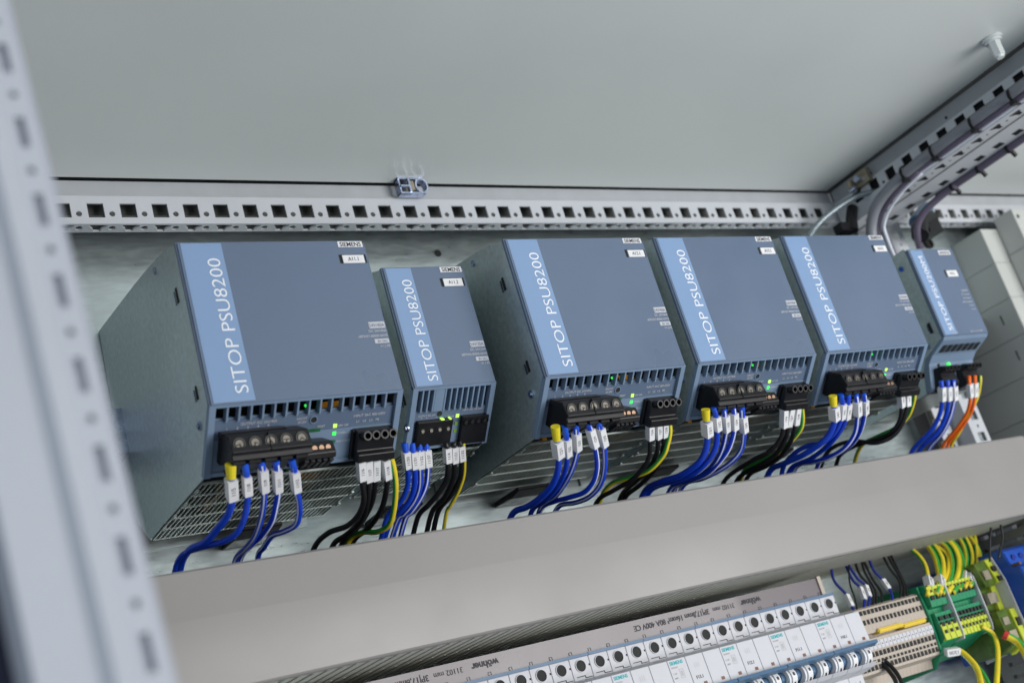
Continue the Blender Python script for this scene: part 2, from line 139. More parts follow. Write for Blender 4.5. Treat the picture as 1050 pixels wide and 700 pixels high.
def galvanised(name, col, metal=0.55, rough=0.42):
    m, nt, b = nodes(name); b.inputs['Metallic'].default_value = metal
    tc = nt.nodes.new('ShaderNodeTexCoord')
    v = nt.nodes.new('ShaderNodeTexVoronoi'); v.inputs['Scale'].default_value = 210; v.inputs['Randomness'].default_value = 1
    mp = nt.nodes.new('ShaderNodeMapping'); mp.inputs['Scale'].default_value = (0.22, 1, 1)
    nt.links.new(tc.outputs['Object'], mp.inputs[0]); nt.links.new(mp.outputs[0], v.inputs['Vector'])
    n = nt.nodes.new('ShaderNodeTexNoise'); n.inputs['Scale'].default_value = 260; n.inputs['Detail'].default_value = 4; nt.links.new(mp.outputs[0], n.inputs['Vector'])
    n3 = nt.nodes.new('ShaderNodeTexNoise'); n3.inputs['Scale'].default_value = 9; n3.inputs['Detail'].default_value = 4; nt.links.new(tc.outputs['Object'], n3.inputs['Vector'])
    a = nt.nodes.new('ShaderNodeMath'); a.operation = 'MULTIPLY'; nt.links.new(v.outputs['Color'], a.inputs[0]); a.inputs[1].default_value = 0.16
    s = nt.nodes.new('ShaderNodeMath'); s.operation = 'ADD'; nt.links.new(a.outputs[0], s.inputs[0]); nt.links.new(n.outputs['Fac'], s.inputs[1])
    s2 = nt.nodes.new('ShaderNodeMath'); s2.operation = 'MULTIPLY_ADD'; nt.links.new(n3.outputs['Fac'], s2.inputs[0]); s2.inputs[1].default_value = 0.5; nt.links.new(s.outputs[0], s2.inputs[2])
    r = nt.nodes.new('ShaderNodeMapRange'); r.inputs[1].default_value = 0.45; r.inputs[2].default_value = 1.2; r.inputs[3].default_value = 0.80; r.inputs[4].default_value = 1.2
    nt.links.new(s2.outputs[0], r.inputs[0])
    mx = nt.nodes.new('ShaderNodeVectorMath'); mx.operation = 'SCALE'; mx.inputs[0].default_value = col
    nt.links.new(r.outputs[0], mx.inputs['Scale']); nt.links.new(mx.outputs[0], b.inputs['Base Color'])
    rr = nt.nodes.new('ShaderNodeMapRange'); rr.inputs[1].default_value = 0.4; rr.inputs[2].default_value = 1.3
    rr.inputs[3].default_value = rough - 0.08; rr.inputs[4].default_value = rough + 0.14
    nt.links.new(s2.outputs[0], rr.inputs[0]); nt.links.new(rr.outputs[0], b.inputs['Roughness'])
    bp = nt.nodes.new('ShaderNodeBump'); bp.inputs['Strength'].default_value = 0.12; bp.inputs['Distance'].default_value = 0.0004
    nt.links.new(n.outputs['Fac'], bp.inputs['Height']); nt.links.new(bp.outputs[0], b.inputs['Normal'])
    return m
M = dict(
    roof=mat('roof_paint', (0.68, 0.72, 0.71), 0.40, var=0.025, scale=5, rv=0.10, bump=0.10, bscale=900),
    frame=mat('frame_paint', (0.50, 0.525, 0.565), 0.42, var=0.03, scale=14, bump=0.12, bscale=800),
    pillar=mat('pillar_paint', (0.42, 0.445, 0.495), 0.42, var=0.02, scale=14),
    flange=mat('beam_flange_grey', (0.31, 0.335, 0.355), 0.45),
    lime=mat('translucent_lime', (0.08, 0.13, 0.02), 0.25, var=0.5, scale=60),
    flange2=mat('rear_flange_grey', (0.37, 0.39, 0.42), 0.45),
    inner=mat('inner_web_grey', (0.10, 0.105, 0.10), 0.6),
    pillarin=mat('pillar_inner', (0.36, 0.38, 0.44), 0.5),
    shade_black=mat('gap_shade_black', (0.012, 0.013, 0.016), 0.6),  # black that stands in for shade in the roof gap and beam holes
    navy=mat('door_edge_navy', (0.010, 0.014, 0.035), 0.6),
    panel=galvanised('galvanised_plate', (0.53, 0.61, 0.62), 0.78, 0.30),
    case=galvanised('galvanised_case', (0.58, 0.66, 0.67), 0.85, 0.36),
    mesh=mat('grille_steel', (0.36, 0.40, 0.38), 0.35, 0.8, var=0.2, scale=120),
    blue=mat('power_supply_blue', (0.108, 0.154, 0.236), 0.36, var=0.05, scale=11, rv=0.12, bump=0.06, bscale=1500),
    bluelight=mat('power_supply_rim', (0.172, 0.247, 0.355), 0.42, var=0.03, scale=30),
    stripe=mat('stripe_light_blue', (0.205, 0.320, 0.520), 0.38, var=0.025, scale=11, rv=0.10, bump=0.05, bscale=1500),
    print=mat('white_print', (0.80, 0.83, 0.88), 0.6, var=0.02),
    printdim=mat('grey_print', (0.52, 0.53, 0.57), 0.6, var=0.02),
    ink=mat('black_ink', (0.03, 0.03, 0.04), 0.6),
    white=mat('white_plastic', (0.74, 0.75, 0.77), 0.5, var=0.03, scale=150),
    black=mat('black_plastic', (0.008, 0.008, 0.010), 0.40, var=0.2, scale=120, bump=0.05, spec=0.35),
    dark=mat('dark_interior', (0.008, 0.010, 0.010), 0.7),
    screw=mat('screw_nickel', (0.09, 0.085, 0.075), 0.42, 1.0, var=0.1, scale=300),
    copper=mat('screw_copper', (0.20, 0.13, 0.09), 0.42, 1.0, var=0.1, scale=300),
    pcb=mat('circuit_board_green', (0.01, 0.10, 0.035), 0.4, var=0.4, scale=150),
    orange=mat('transformer_tape', (0.75, 0.33, 0.02), 0.4),
    brown=mat('coil_brown', (0.16, 0.06, 0.035), 0.4),
    capblue=mat('capacitor_blue', (0.01, 0.10, 0.42), 0.3),
    wblue=mat('cable_blue', (0.008, 0.055, 0.56), 0.33, var=0.10, scale=70),
    wnavy=mat('cable_dark_blue', (0.01, 0.025, 0.24), 0.35, var=0.10, scale=70),
    wwhite=mat('cable_white', (0.74, 0.77, 0.86), 0.4),
    wblack=mat('cable_black', (0.012, 0.012, 0.014), 0.36, var=0.1, scale=70),
    wyellow=mat('cable_yellow', (0.72, 0.58, 0.03), 0.38, var=0.08, scale=70),
    wgreen=mat('cable_green', (0.03, 0.33, 0.05), 0.38, var=0.08, scale=70),
    worange=mat('cable_orange', (0.80, 0.14, 0.012), 0.35, var=0.08, scale=70),
    ferblue=mat('ferrule_blue', (0.01, 0.09, 0.65), 0.35),
    feryellow=mat('ferrule_yellow', (0.75, 0.62, 0.02), 0.4),
    red=mat('ferrule_red', (0.5, 0.02, 0.02), 0.4),
    duct=mat('duct_grey', (0.268, 0.259, 0.252), 0.40, var=0.03, scale=7, rv=0.10, bump=0.05, bscale=700),
    ductslot=mat('duct_finger_grey', (0.62, 0.62, 0.54), 0.5, var=0.05, scale=60),
    vduct=mat('vertical_duct_grey', (0.22, 0.215, 0.19), 0.5, var=0.05, scale=60),
    bus=mat('busbar_cover_mauve', (0.165, 0.145, 0.157), 0.3, var=0.05, scale=12, coat=0.2),
    mcb=mat('breaker_white', (0.55, 0.56, 0.60), 0.45, var=0.02, scale=60),
    mcbblue=mat('breaker_blue', (0.075, 0.155, 0.27), 0.4, var=0.04),
    teal=mat('teal_ink', (0.0, 0.42, 0.46), 0.5),
    grey_ink=mat('faded_ink', (0.45, 0.45, 0.47), 0.6),
    beige=mat('terminal_beige', (0.46, 0.40, 0.34), 0.5, var=0.05, scale=60),
    jumper=mat('jumper_yellow', (0.72, 0.52, 0.04), 0.4, var=0.04),
    green=mat('terminal_green', (0.008, 0.23, 0.10), 0.4, var=0.08, scale=60),
    yellow=mat('terminal_yellow', (0.50, 0.58, 0.04), 0.45, var=0.06, scale=60),
    relay=mat('relay_blue', (0.01, 0.07, 0.40), 0.35, var=0.05),
    relaywin=mat('relay_window', (0.05, 0.22, 0.30), 0.2, var=0.2, scale=80),
    module=mat('module_beige_grey', (0.50, 0.52, 0.50), 0.45, var=0.03, scale=12),
    conduit=mat('conduit_grey', (0.21, 0.22, 0.25), 0.4, var=0.05, scale=30),
    purple=mat('cable_purple', (0.12, 0.10, 0.15), 0.4, var=0.05, scale=30),
    zinc=mat('zinc_steel', (0.38, 0.44, 0.58), 0.25, 1.0, var=0.35, scale=120),
    brass=mat('yellow_chromate', (0.30, 0.27, 0.20), 0.4, 0.6, var=0.15, scale=90),
    strap=mat('braided_strap', (0.28, 0.34, 0.37), 0.35, 0.5, var=0.25, scale=400),
    boltp=mat('bolt_paint', (0.60, 0.64, 0.64), 0.35, var=0.03),
    greenled=glow('led_green', (0.05, 0.9, 0.10), 1.0), limeled=glow('led_lime', (0.45, 0.85, 0.10), 1.1),
    ledoff=mat('led_off', (0.02, 0.16, 0.07), 0.3), limeoff=mat('led_off_lime', (0.20, 0.36, 0.03), 0.3),
)
# ------------------------------------------------------------------ mesh helpers
def obj(name, bm, m, parent=None, smooth=False, bevel=0.0, seg=1):
    me = bpy.data.meshes.new(name)
    if bevel:
        es = [e for e in bm.edges if len(e.link_faces) == 2 and e.calc_face_angle(0) > 0.5]
        bmesh.ops.bevel(bm, geom=es, offset=bevel, segments=seg, affect='EDGES', clamp_overlap=True)
    bm.to_mesh(me); bm.free()
    for k in (m if isinstance(m, (list, tuple)) else [m]): me.materials.append(M[k])
    if smooth:
        for p in me.polygons: p.use_smooth = True
    o = bpy.data.objects.new(name, me); COL.objects.link(o)
    if parent: o.parent = parent
    return o
def tag(o, label=None, cat=None, group=None, kind=None):
    if label: o['label'] = label
    if cat: o['category'] = cat
    if group: o['group'] = group
    if kind: o['kind'] = kind
    return o
def thing(name, label, cat, loc=(0, 0, 0), group=None):
    o = bpy.data.objects.new(name, None); COL.objects.link(o); o.location = loc; o.empty_display_size = 0.01
    return tag(o, label, cat, group)
def BM(): return bmesh.new()
ID = lambda p: Vector(p)
def parts(name, bm, m, parent=None, bevel=0.0, seg=1):
    """one object per separate piece of the mesh"""
    left = set(bm.verts); out = []
    while left:
        st = [left.pop()]; isl = set(st)
        while st:
            v = st.pop()
            for e in v.link_edges:
                o = e.other_vert(v)
                if o in left: left.discard(o); isl.add(o); st.append(o)
        nb = BM(); mp = {v: nb.verts.new(v.co) for v in isl}
        for f in {f for v in isl for f in v.link_faces}: nb.faces.new([mp[v] for v in f.verts])
        out.append(obj(name, nb, m, parent, bevel=bevel, seg=seg))
    bm.free(); return out
def box(bm, a, b, T=ID, mi=0):
    vs = [bm.verts.new(T((x, y, z))) for x in (a[0], b[0]) for y in (a[1], b[1]) for z in (a[2], b[2])]
    for f in ((0, 1, 3, 2), (4, 6, 7, 5), (0, 4, 5, 1), (2, 3, 7, 6), (0, 2, 6, 4), (1, 5, 7, 3)):
        fc = bm.faces.new([vs[i] for i in f]); fc.material_index = mi
    return vs
def prism(bm, prof, x0, x1, mi=0, T=ID):
    """closed (y,z) profile extruded along x"""
    A = [bm.verts.new(T((x0, y, z))) for y, z in prof]; Bv = [bm.verts.new(T((x1, y, z))) for y, z in prof]
    n = len(prof); fs = [bm.faces.new(A), bm.faces.new(Bv[::-1])]
    for i in range(n): fs.append(bm.faces.new((A[i], Bv[i], Bv[(i + 1) % n], A[(i + 1) % n])))
    for f in fs: f.material_index = mi
def fix(bm): bmesh.ops.recalc_face_normals(bm, faces=bm.faces); return bm

def cyl(bm, c, axis, r, h, n=16, r2=None, mi=0, cap=True):
    axis = Vector(axis).normalized(); u = axis.orthogonal().normalized(); v = axis.cross(u); c = Vector(c); r2 = r if r2 is None else r2
    A = [bm.verts.new(c + (u * math.cos(t) + v * math.sin(t)) * r) for t in [2 * math.pi * i / n for i in range(n)]]
    Bv = [bm.verts.new(c + axis * h + (u * math.cos(t) + v * math.sin(t)) * r2) for t in [2 * math.pi * i / n for i in range(n)]]
    for i in range(n): bm.faces.new((A[i], A[(i + 1) % n], Bv[(i + 1) % n], Bv[i])).material_index = mi
    if cap: bm.faces.new(A[::-1]).material_index = mi; bm.faces.new(Bv).material_index = mi
def ring(bm, c, axis, r0, r1, h, n=16):
    """tube with wall, open bore"""
    axis = Vector(axis).normalized(); u = axis.orthogonal().normalized(); v = axis.cross(u); c = Vector(c)
    L = []
    for rr, hh in ((r1, 0), (r1, h), (r0, h), (r0, 0)):
        L.append([bm.verts.new(c + axis * hh + (u * math.cos(t) + v * math.sin(t)) * rr) for t in [2 * math.pi * i / n for i in range(n)]])
    for k in range(4):
        for i in range(n): bm.faces.new((L[k][i], L[k][(i + 1) % n], L[(k + 1) % 4][(i + 1) % n], L[(k + 1) % 4][i]))
def spline(P, sub=7):
    P = [Vector(p) for p in P]
    if len(P) < 3: return P
    Q = [P[0] * 2 - P[1]] + P + [P[-1] * 2 - P[-2]]; out = []
    for i in range(1, len(Q) - 2):
        a, b, c, d = Q[i - 1:i + 3]
        for k in range(sub):
            t = k / sub
            out.append(0.5 * ((2 * b) + (c - a) * t + (2 * a - 5 * b + 4 * c - d) * t * t + (3 * b - a - 3 * c + d) * t ** 3))
    out.append(P[-1]); return out
def tube(bm, P, r, n=12, stripe=None, sub=7, twist=0.0, ph=0.0, sx=1.0):
    """stripe = set of side indices that take material 1"""
    S = spline(P, sub); u = None; L = []
    for i, p in enumerate(S):
        t = (S[min(i + 1, len(S) - 1)] - S[max(i - 1, 0)]).normalized()
        if u is None:
            q = Vector((0, -1, 0)) if abs(t.y) < 0.95 else Vector((-1, 0, 0)); u = (q - t * t.dot(q)).normalized()
        u = (u - t * u.dot(t)).normalized(); v = t.cross(u)
        a0 = ph + twist * i
        L.append([bm.verts.new(p + (u * math.cos(a0 + 2 * math.pi * k / n) + v * math.sin(a0 + 2 * math.pi * k / n) * sx) * r) for k in range(n)])
    for i in range(len(L) - 1):
        for k in range(n):
            f = bm.faces.new((L[i][k], L[i][(k + 1) % n], L[i + 1][(k + 1) % n], L[i + 1][k]))
            if stripe and k in stripe: f.material_index = 1
    bm.faces.new(L[0][::-1]); bm.faces.new(L[-1])
_fc = {}
def text_bm(s, size, T, align='LEFT', squeeze=1.0, bold=0.0, depth=0.00008):
    """letters as a mesh: T maps (u right, v up, n out) to the object's space"""
    cu = bpy.data.curves.new('lettering', 'FONT'); cu.body = s; cu.size = size; cu.align_x = align
    cu.extrude = depth; cu.offset = bold; cu.resolution_u = 3
    o = bpy.data.objects.new('lettering', cu); COL.objects.link(o)
    dg = bpy.context.evaluated_depsgraph_get(); me = bpy.data.meshes.new_from_object(o.evaluated_get(dg))
    bm = BM(); bm.from_mesh(me)
    for v in bm.verts: v.co = Vector(T((v.co.x * squeeze, v.co.y, v.co.z)))
    bpy.data.objects.remove(o); bpy.data.curves.remove(cu); bpy.data.meshes.remove(me)
    return bm
def join(dst, src):
    me = bpy.data.meshes.new('tmp'); src.to_mesh(me); src.free(); dst.from_mesh(me); bpy.data.meshes.remove(me)
def hole_pts(kind, cu, cv, a, b, sk=0.0):
    if kind == 'r':
        q = [(-1, -1), (-.5, -1), (0, -1), (.5, -1), (1, -1), (1, -.5), (1, 0), (1, .5), (1, 1), (.5, 1), (0, 1), (-.5, 1), (-1, 1), (-1, .5), (-1, 0), (-1, -.5)]
        return [(cu + x * a, cv + y * b) for x, y in q]
    if kind == 't':      # house / triangle shaped keyhole
        q = [(-1, -1), (-.5, -1), (0, -1), (.5, -1), (1, -1), (1, -.5), (.75, -.1), (.5, .3), (.4, 1), (.2, 1), (0, 1), (-.2, 1), (-.4, 1), (-.5, .3), (-.75, -.1), (-1, -.5)]
        return [(cu + x * a, cv + y * b) for x, y in q]
    return [(cu + a * math.cos(math.radians(225 + 22.5 * i)), cv + b * math.sin(math.radians(225 + 22.5 * i))) for i in range(16)]
def perf(bm, O, U, V, N, cells, thick=0.0015):
    """perforated sheet: cells (u0,u1,v0,v1,hole); front face at O, walls go along -N"""
    O, U, V, N = map(Vector, (O, U, V, N))
    P = lambda u, v, d=0.0: O + U * u + V * v - N * d
    for u0, u1, v0, v1, h in cells:
        if h is None:
            bm.faces.new([bm.verts.new(P(*q)) for q in ((u0, v0), (u1, v0), (u1, v1), (u0, v1))]); continue
        q = [(0, 0), (.25, 0), (.5, 0), (.75, 0), (1, 0), (1, .25), (1, .5), (1, .75), (1, 1), (.75, 1), (.5, 1), (.25, 1), (0, 1), (0, .75), (0, .5), (0, .25)]
        A = [bm.verts.new(P(u0 + (u1 - u0) * a, v0 + (v1 - v0) * b)) for a, b in q]
        H = hole_pts(*h); Bv = [bm.verts.new(P(*p)) for p in H]; Cv = [bm.verts.new(P(p[0], p[1], thick)) for p in H]
        for i in range(16):
            j = (i + 1) % 16
            bm.faces.new((A[i], A[j], Bv[j], Bv[i])); bm.faces.new((Bv[i], Bv[j], Cv[j], Cv[i]))
# ------------------------------------------------------------------ the cabinet
ZR = 0.1385
b = BM(); box(b, (-1.3, -1.1, ZR), (0.792, 0.1500, ZR + 0.002)); tag(obj('ceiling', b, 'roof'), 'light grey painted underside of the cabinet roof', kind='structure')
b = BM(); box(b, (0.868, -1.1, ZR), (2.0, 0.1500, ZR + 0.002)); tag(obj('ceiling', b, 'roof'), 'grey painted roof of the neighbouring cabinet bay at the right', kind='structure')
b = BM(); box(b, (-1.3, -1.1, ZR + 0.012), (2.0, 0.302, ZR + 0.014)); box(b, (-1.3, 0.300, -0.9), (2.0, 0.302, ZR + 0.012)); tag(obj('wall', b, 'shade_black'), 'black sheet added to darken the roof gap, with the back wall behind the frame', kind='structure')  # black outer roof sheet, added so the gap above the rails stays dark
PY = 0.200
b = BM(); box(b, (-0.262, -0.36, -1.2), (-0.260, 0.30, 0.14)); tag(obj('wall', b, 'frame'), 'grey side wall added out of view at the left to block light', kind='structure')  # unseen wall, added to shade the light from the left
b = BM()
for q in (b,): box(q, (-0.6, PY, -0.9), (0.845, PY + 0.0025, 0.128))
pl = obj('mounting_plate', b, 'panel'); tag(pl, 'galvanised mounting plate behind the power supplies', kind='structure')
b = BM(); cyl(b, (0.2898, PY - 0.0004, 0.0932), (0, -1, 0), 0.0036, 0.0002, 20); obj('hole', b, 'dark', pl)
PY = 0.185
b = BM(); box(b, (0.905, PY, -0.9), (0.930, PY + 0.0025, 0.128)); box(b, (0.930, PY, -0.02), (1.0240, PY + 0.0025, 0.128)); box(b, (1.0240, PY, 0.0820), (1.9, PY + 0.0025, 0.128)); pl2 = obj('mounting_plate', b, 'panel'); tag(pl2, 'galvanised mounting plate of the right hand bay', kind='structure')
b = BM(); ring(b, (0.980, PY - 0.001, 0.086), (0, -1, 0), 0.005, 0.0075, 0.003, 20); g = obj('grommet', b, 'black', pl2)
b = BM(); cyl(b, (0.980, PY - 0.0008, 0.086), (0, -1, 0), 0.0045, 0.0015, 16); obj('screw', b, 'screw', pl2)

def rail(x0, x1, xh0, label):
    t = thing('perforated_rail', label, 'frame rail', (x0, 0.1516, ZR))
    L = x1 - x0; b = BM(); n0 = math.ceil((x0 + 0.004 - xh0) / 0.025); cells = []; cells2 = []
    u = 0.0; k = n0
    zt, zb = 0.1232, 0.0984
    while True:
        c0 = xh0 + 0.025 * k - x0            # left edge of the square hole
        if c0 + 0.022 > L: break
        a, m_, e = c0 - 0.0035, c0 + 0.0145, c0 + 0.0215
        if a > u + 1e-6: cells.append((u, a, 0, zt - zb, None)); cells2.append((u, a, 0, 0.0135, None))
        cells.append((a, m_, 0, zt - zb, ('r', c0 + 0.0062, 0.0118, 0.0062, 0.0062)))
        cells.append((m_, e, 0, zt - zb, ('c', c0 + 0.0181, 0.0088, 0.0023, 0.0023)))
        cells2.append((a, m_, 0, 0.0135, ('t', c0 + 0.007, 0.0070, 0.0066, 0.0048)))
        cells2.append((m_, e, 0, 0.0135, ('c', c0 + 0.0180, 0.0070, 0.0028, 0.0032)))
        u = e; k += 1
    cells.append((u, L, 0, zt - zb, None)); cells2.append((u, L, 0, 0.0135, None))
    perf(b, (0, 0, zb - ZR), (1, 0, 0), (0, 0, 1), (0, -1, 0), cells, 0.0016)
    perf(b, (0, 0, zb - ZR), (1, 0, 0), (0, 1, 0), (0, 0, -1), cells2, 0.0016)
    bmesh.ops.remove_doubles(b, verts=b.verts, dist=1e-6)
    obj('front_web', b, 'frame', t)
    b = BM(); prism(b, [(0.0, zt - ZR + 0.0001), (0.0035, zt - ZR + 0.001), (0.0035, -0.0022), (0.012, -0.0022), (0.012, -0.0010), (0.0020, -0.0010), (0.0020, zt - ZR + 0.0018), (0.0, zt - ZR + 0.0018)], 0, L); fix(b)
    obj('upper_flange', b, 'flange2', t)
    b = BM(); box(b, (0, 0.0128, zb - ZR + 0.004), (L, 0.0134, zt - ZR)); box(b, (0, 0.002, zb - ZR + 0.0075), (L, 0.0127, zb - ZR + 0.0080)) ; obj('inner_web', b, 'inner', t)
    b = BM()
    for q in range(int(L / 0.15)):
        cyl(b, (0.045 + 0.15 * q, 0.0034, zt - ZR + 0.0045), (0, -1, 0), 0.0014, 0.0004, 10)
    obj('small_hole', b, 'dark', t)
    return t
rail(-0.40, 0.800, -0.0387 - 0.0002, 'long light grey rail with square holes along the rear roof edge')
rail(0.872, 1.9, -0.0387 + 0.025 * 41 - 0.014, 'perforated grey rail at the back of the right hand bay')

# side beam running to the viewer at x = 0.795
t = thing('perforated_beam', 'light grey perforated roof beam running forwards, carrying strapped cables', 'frame beam', (0.795, 0, 0.12))
L0, L1 = -0.9, 0.150; b = BM(); cells = []; cells2 = []; cells3 = []
u = L0; k = math.ceil((L0 + 0.01 - 0.0403) / 0.025)
while 0.0403 + 0.025 * k < 0.13:
    c0 = 0.0403 + 0.025 * k; a, m_, e = c0 - 0.0075, c0 + 0.0075, c0 + 0.0170
    if a > u + 1e-6:
        for cc, hh in ((cells, 0.0325), (cells2, 0.023), (cells3, 0.034)): cc.append((u, a, 0, hh, None))
    cells += [(a, m_, 0, 0.0325, ('r', c0, 0.0235, 0.0062, 0.0062)), (m_, e, 0, 0.0325, ('c', c0 + 0.0122, 0.0195, 0.0018, 0.0018))]
    cells2 += [(a, m_, 0, 0.023, ('t', c0 - 0.001, 0.0125, 0.0062, 0.0062)), (m_, e, 0, 0.023, ('c', c0 + 0.0122, 0.0125, 0.0017, 0.0017))]
    cells3 += [(a, m_, 0, 0.034, ('r', c0, 0.022, 0.0056, 0.0046)), (m_, e, 0, 0.034, None)]
    u = e; k += 1
for cc, hh in ((cells, 0.0325), (cells2, 0.023), (cells3, 0.034)): cc.append((u, L1, 0, hh, None))
perf(b, (0, 0, 0.0875 - 0.12), (0, 1, 0), (0, 0, 1), (-1, 0, 0), cells)
perf(b, (0, 0, 0.0875 - 0.12), (0, 1, 0), (1, 0, 0), (0, 0, -1), cells2, 0.0004)
bmesh.ops.remove_doubles(b, verts=b.verts, dist=1e-6); obj('side_web', b, 'frame', t)
b = BM(); perf(b, (0.0232, 0, 0.0862 - 0.12), (0, 1, 0), (0.995, 0, -0.10), (-0.10, 0, -0.995), cells3, 0.0004)
bmesh.ops.remove_doubles(b, verts=b.verts, dist=1e-6); obj('lower_flange', b, 'frame', t)
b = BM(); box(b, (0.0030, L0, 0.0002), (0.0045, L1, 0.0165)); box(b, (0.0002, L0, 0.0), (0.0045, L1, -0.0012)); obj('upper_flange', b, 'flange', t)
b = BM(); box(b, (0.010, L0, -0.024), (0.011, L1, 0.0)); box(b, (0.002, L0, -0.0314), (0.0228, L1, -0.0311)); box(b, (0.0236, L0, -0.0328), (0.0560, L1, -0.0325), lambda p: Vector((p[0], p[1], p[2] - (p[0] - 0.0236) * 0.1))); obj('inner_web', b, 'shade_black', t)  # black sheets close behind the holes, their inner shade put into the colour
b = BM()
for q in range(7): cyl(b, (0.0029, 0.09 - 0.11 * q, 0.0055), (-1, 0, 0), 0.0016, 0.0004, 10)
obj('small_hole', b, 'dark', t)

# vertical post behind the right end of the row
t = thing('perforated_post', 'upright grey frame post with square holes between the two mounting plates', 'frame post', (0.832, 0.160, 0.09))
b = BM(); cells = []; cells2 = []; cells4 = []
for k in range(30):
    z1 = -0.006 - 0.025 * k
    cells += [(0, 0.020, z1 - 0.016, z1, ('r', 0.011, z1 - 0.008, 0.0042, 0.0060)), (0, 0.020, z1 - 0.025, z1 - 0.016, ('c', 0.011, z1 - 0.0205, 0.0016, 0.0016))]
    cells2 += [(0, 0.026, z1 - 0.016, z1, ('r', 0.014, z1 - 0.008, 0.0060, 0.0052)), (0, 0.026, z1 - 0.025, z1 - 0.016, ('c', 0.014, z1 - 0.0205, 0.0018, 0.0018))]
cells.append((0, 0.020, -0.006, 0.002, None)); cells2.append((0, 0.026, -0.006, 0.002, None))
perf(b, (0, 0.002, 0), (1, 0, 0), (0, 0, 1), (0, -1, 0), cells)
obj('recessed_web', b, 'frame', t)
b = BM(); perf(b, (0.024, -0.018, 0), (1, 0, 0), (0, 0, 1), (0, -1, 0), cells2); perf(b, (0.024, 0.012, 0), (0, -1, 0), (0, 0, 1), (-1, 0, 0), [(0, 0.030, c[2], c[3], None) for c in cells2])
obj('front_web', b, 'frame', t)
b = BM(); box(b, (0.0, 0.010, -0.9), (0.055, 0.011, 0.0)); obj('inner_web', b, 'vduct', t)
b = BM(); prism(b, [(-0.018, 0.0021), (0.015, 0.0021), (0.015, 0.004), (-0.018, 0.004)], 0.0, 0.05); obj('top_plate', fix(b), 'frame', t)

# foreground pillar, out of focus at the left
t = thing('perforated_pillar', 'bright blurred cabinet pillar in the left foreground with a row of slots', 'pillar', (-0.2052, -0.378, -0.2348))
ang = math.atan2(-0.1992 + 0.211, 0.328 - 0.1234)   # lean
t.rotation_euler = (0, -ang * 1.0, 0)
b = BM(); cells = []
za = -0.1439 + 0.2348; cen = -0.0054
for k in range(-14, 22):
    zc = za - 0.0250 * k
    cells += [(-0.0105, -0.0012, zc - 0.0085, zc + 0.0085, ('r', cen, zc, 0.0014, 0.0050)), (-0.0105, -0.0012, zc - 0.0165, zc - 0.0085, ('c', cen, zc - 0.0125, 0.0012, 0.0012))]
perf(b, (0, 0, 0), (1, 0, 0), (0, 0, 1), (0, -1, 0), cells); bmesh.ops.remove_doubles(b, verts=b.verts, dist=1e-6); obj('slotted_web', b, 'pillar', t)
b = BM(); box(b, (-0.0012, 0.0, -0.45), (0.0, 0.030, 0.45)); box(b, (-0.0105, 0.0018, -0.45), (-0.0012, 0.0026, 0.45)); obj('inner_web', b, 'pillarin', t)
b = BM(); prism(b, [(0, 0), (0, 0)][:0] or [(0.0, -0.0), (0.001, 0.0), (0.001, 0.001)], 0, 0.0001) if False else None
prof = [(-0.0105, 0.0), (-0.0118, -0.0014), (-0.0145, -0.0014), (-0.0175, 0.0012), (-0.0320, 0.0014), (-0.0332, 0.0040), (-0.0340, 0.012), (-0.0340, 0.03), (-0.0320, 0.03), (-0.0105, 0.03)]
A = [b.verts.new((x, y, -0.45)) for x, y in prof]; B2 = [b.verts.new((x, y, 0.45)) for x, y in prof]
for i in range(len(prof)): b.faces.new((A[i], A[(i + 1) % len(prof)], B2[(i + 1) % len(prof)], B2[i]))
b.faces.new(A[::-1]); b.faces.new(B2); obj('corner_profile', fix(b), 'pillar', t)
b = BM(); box(b, (-0.095, 0.012, -0.45), (-0.0342, 0.016, 0.45)); obj('edge_seal', b, 'navy', t)

# ------------------------------------------------------------------ power supplies
SN, CS = math.sin(math.radians(46)), math.cos(math.radians(46))
def slopeT(h, y0=0.0): return lambda p: Vector((p[0], y0 + p[1] * SN - p[2] * CS, -h - p[1] * CS - p[2] * SN))   # p = (x, s down the slope, n out)
def xy_text(bm, s, size, x, z, align='RIGHT', y=-0.00025, sq=1.0, bold=0.0):
    join(bm, text_bm(s, size, lambda q: (x + q[0], y - q[2], z + q[1]), align, sq, bold))
def screw_bm(bm, c, n, r):
    n = Vector(n).normalized(); cyl(bm, Vector(c), n, r, 0.0006, 14)
def case_profile(h, D):
    hb = h + 0.035
    G = min(D, 0.168); return [(0.003, -0.0008), (0.02, 0.0052), (0.04, 0.0095), (0.07, 0.0145), (0.10, 0.0185), (D, 0.0205 + (D - 0.14) * 0.16), (D, -hb + 0.030), (G, -hb + 0.001), (0.050, -hb + 0.001), (0.0395, -hb + 0.001), (0.0040, -h - 0.0015)]
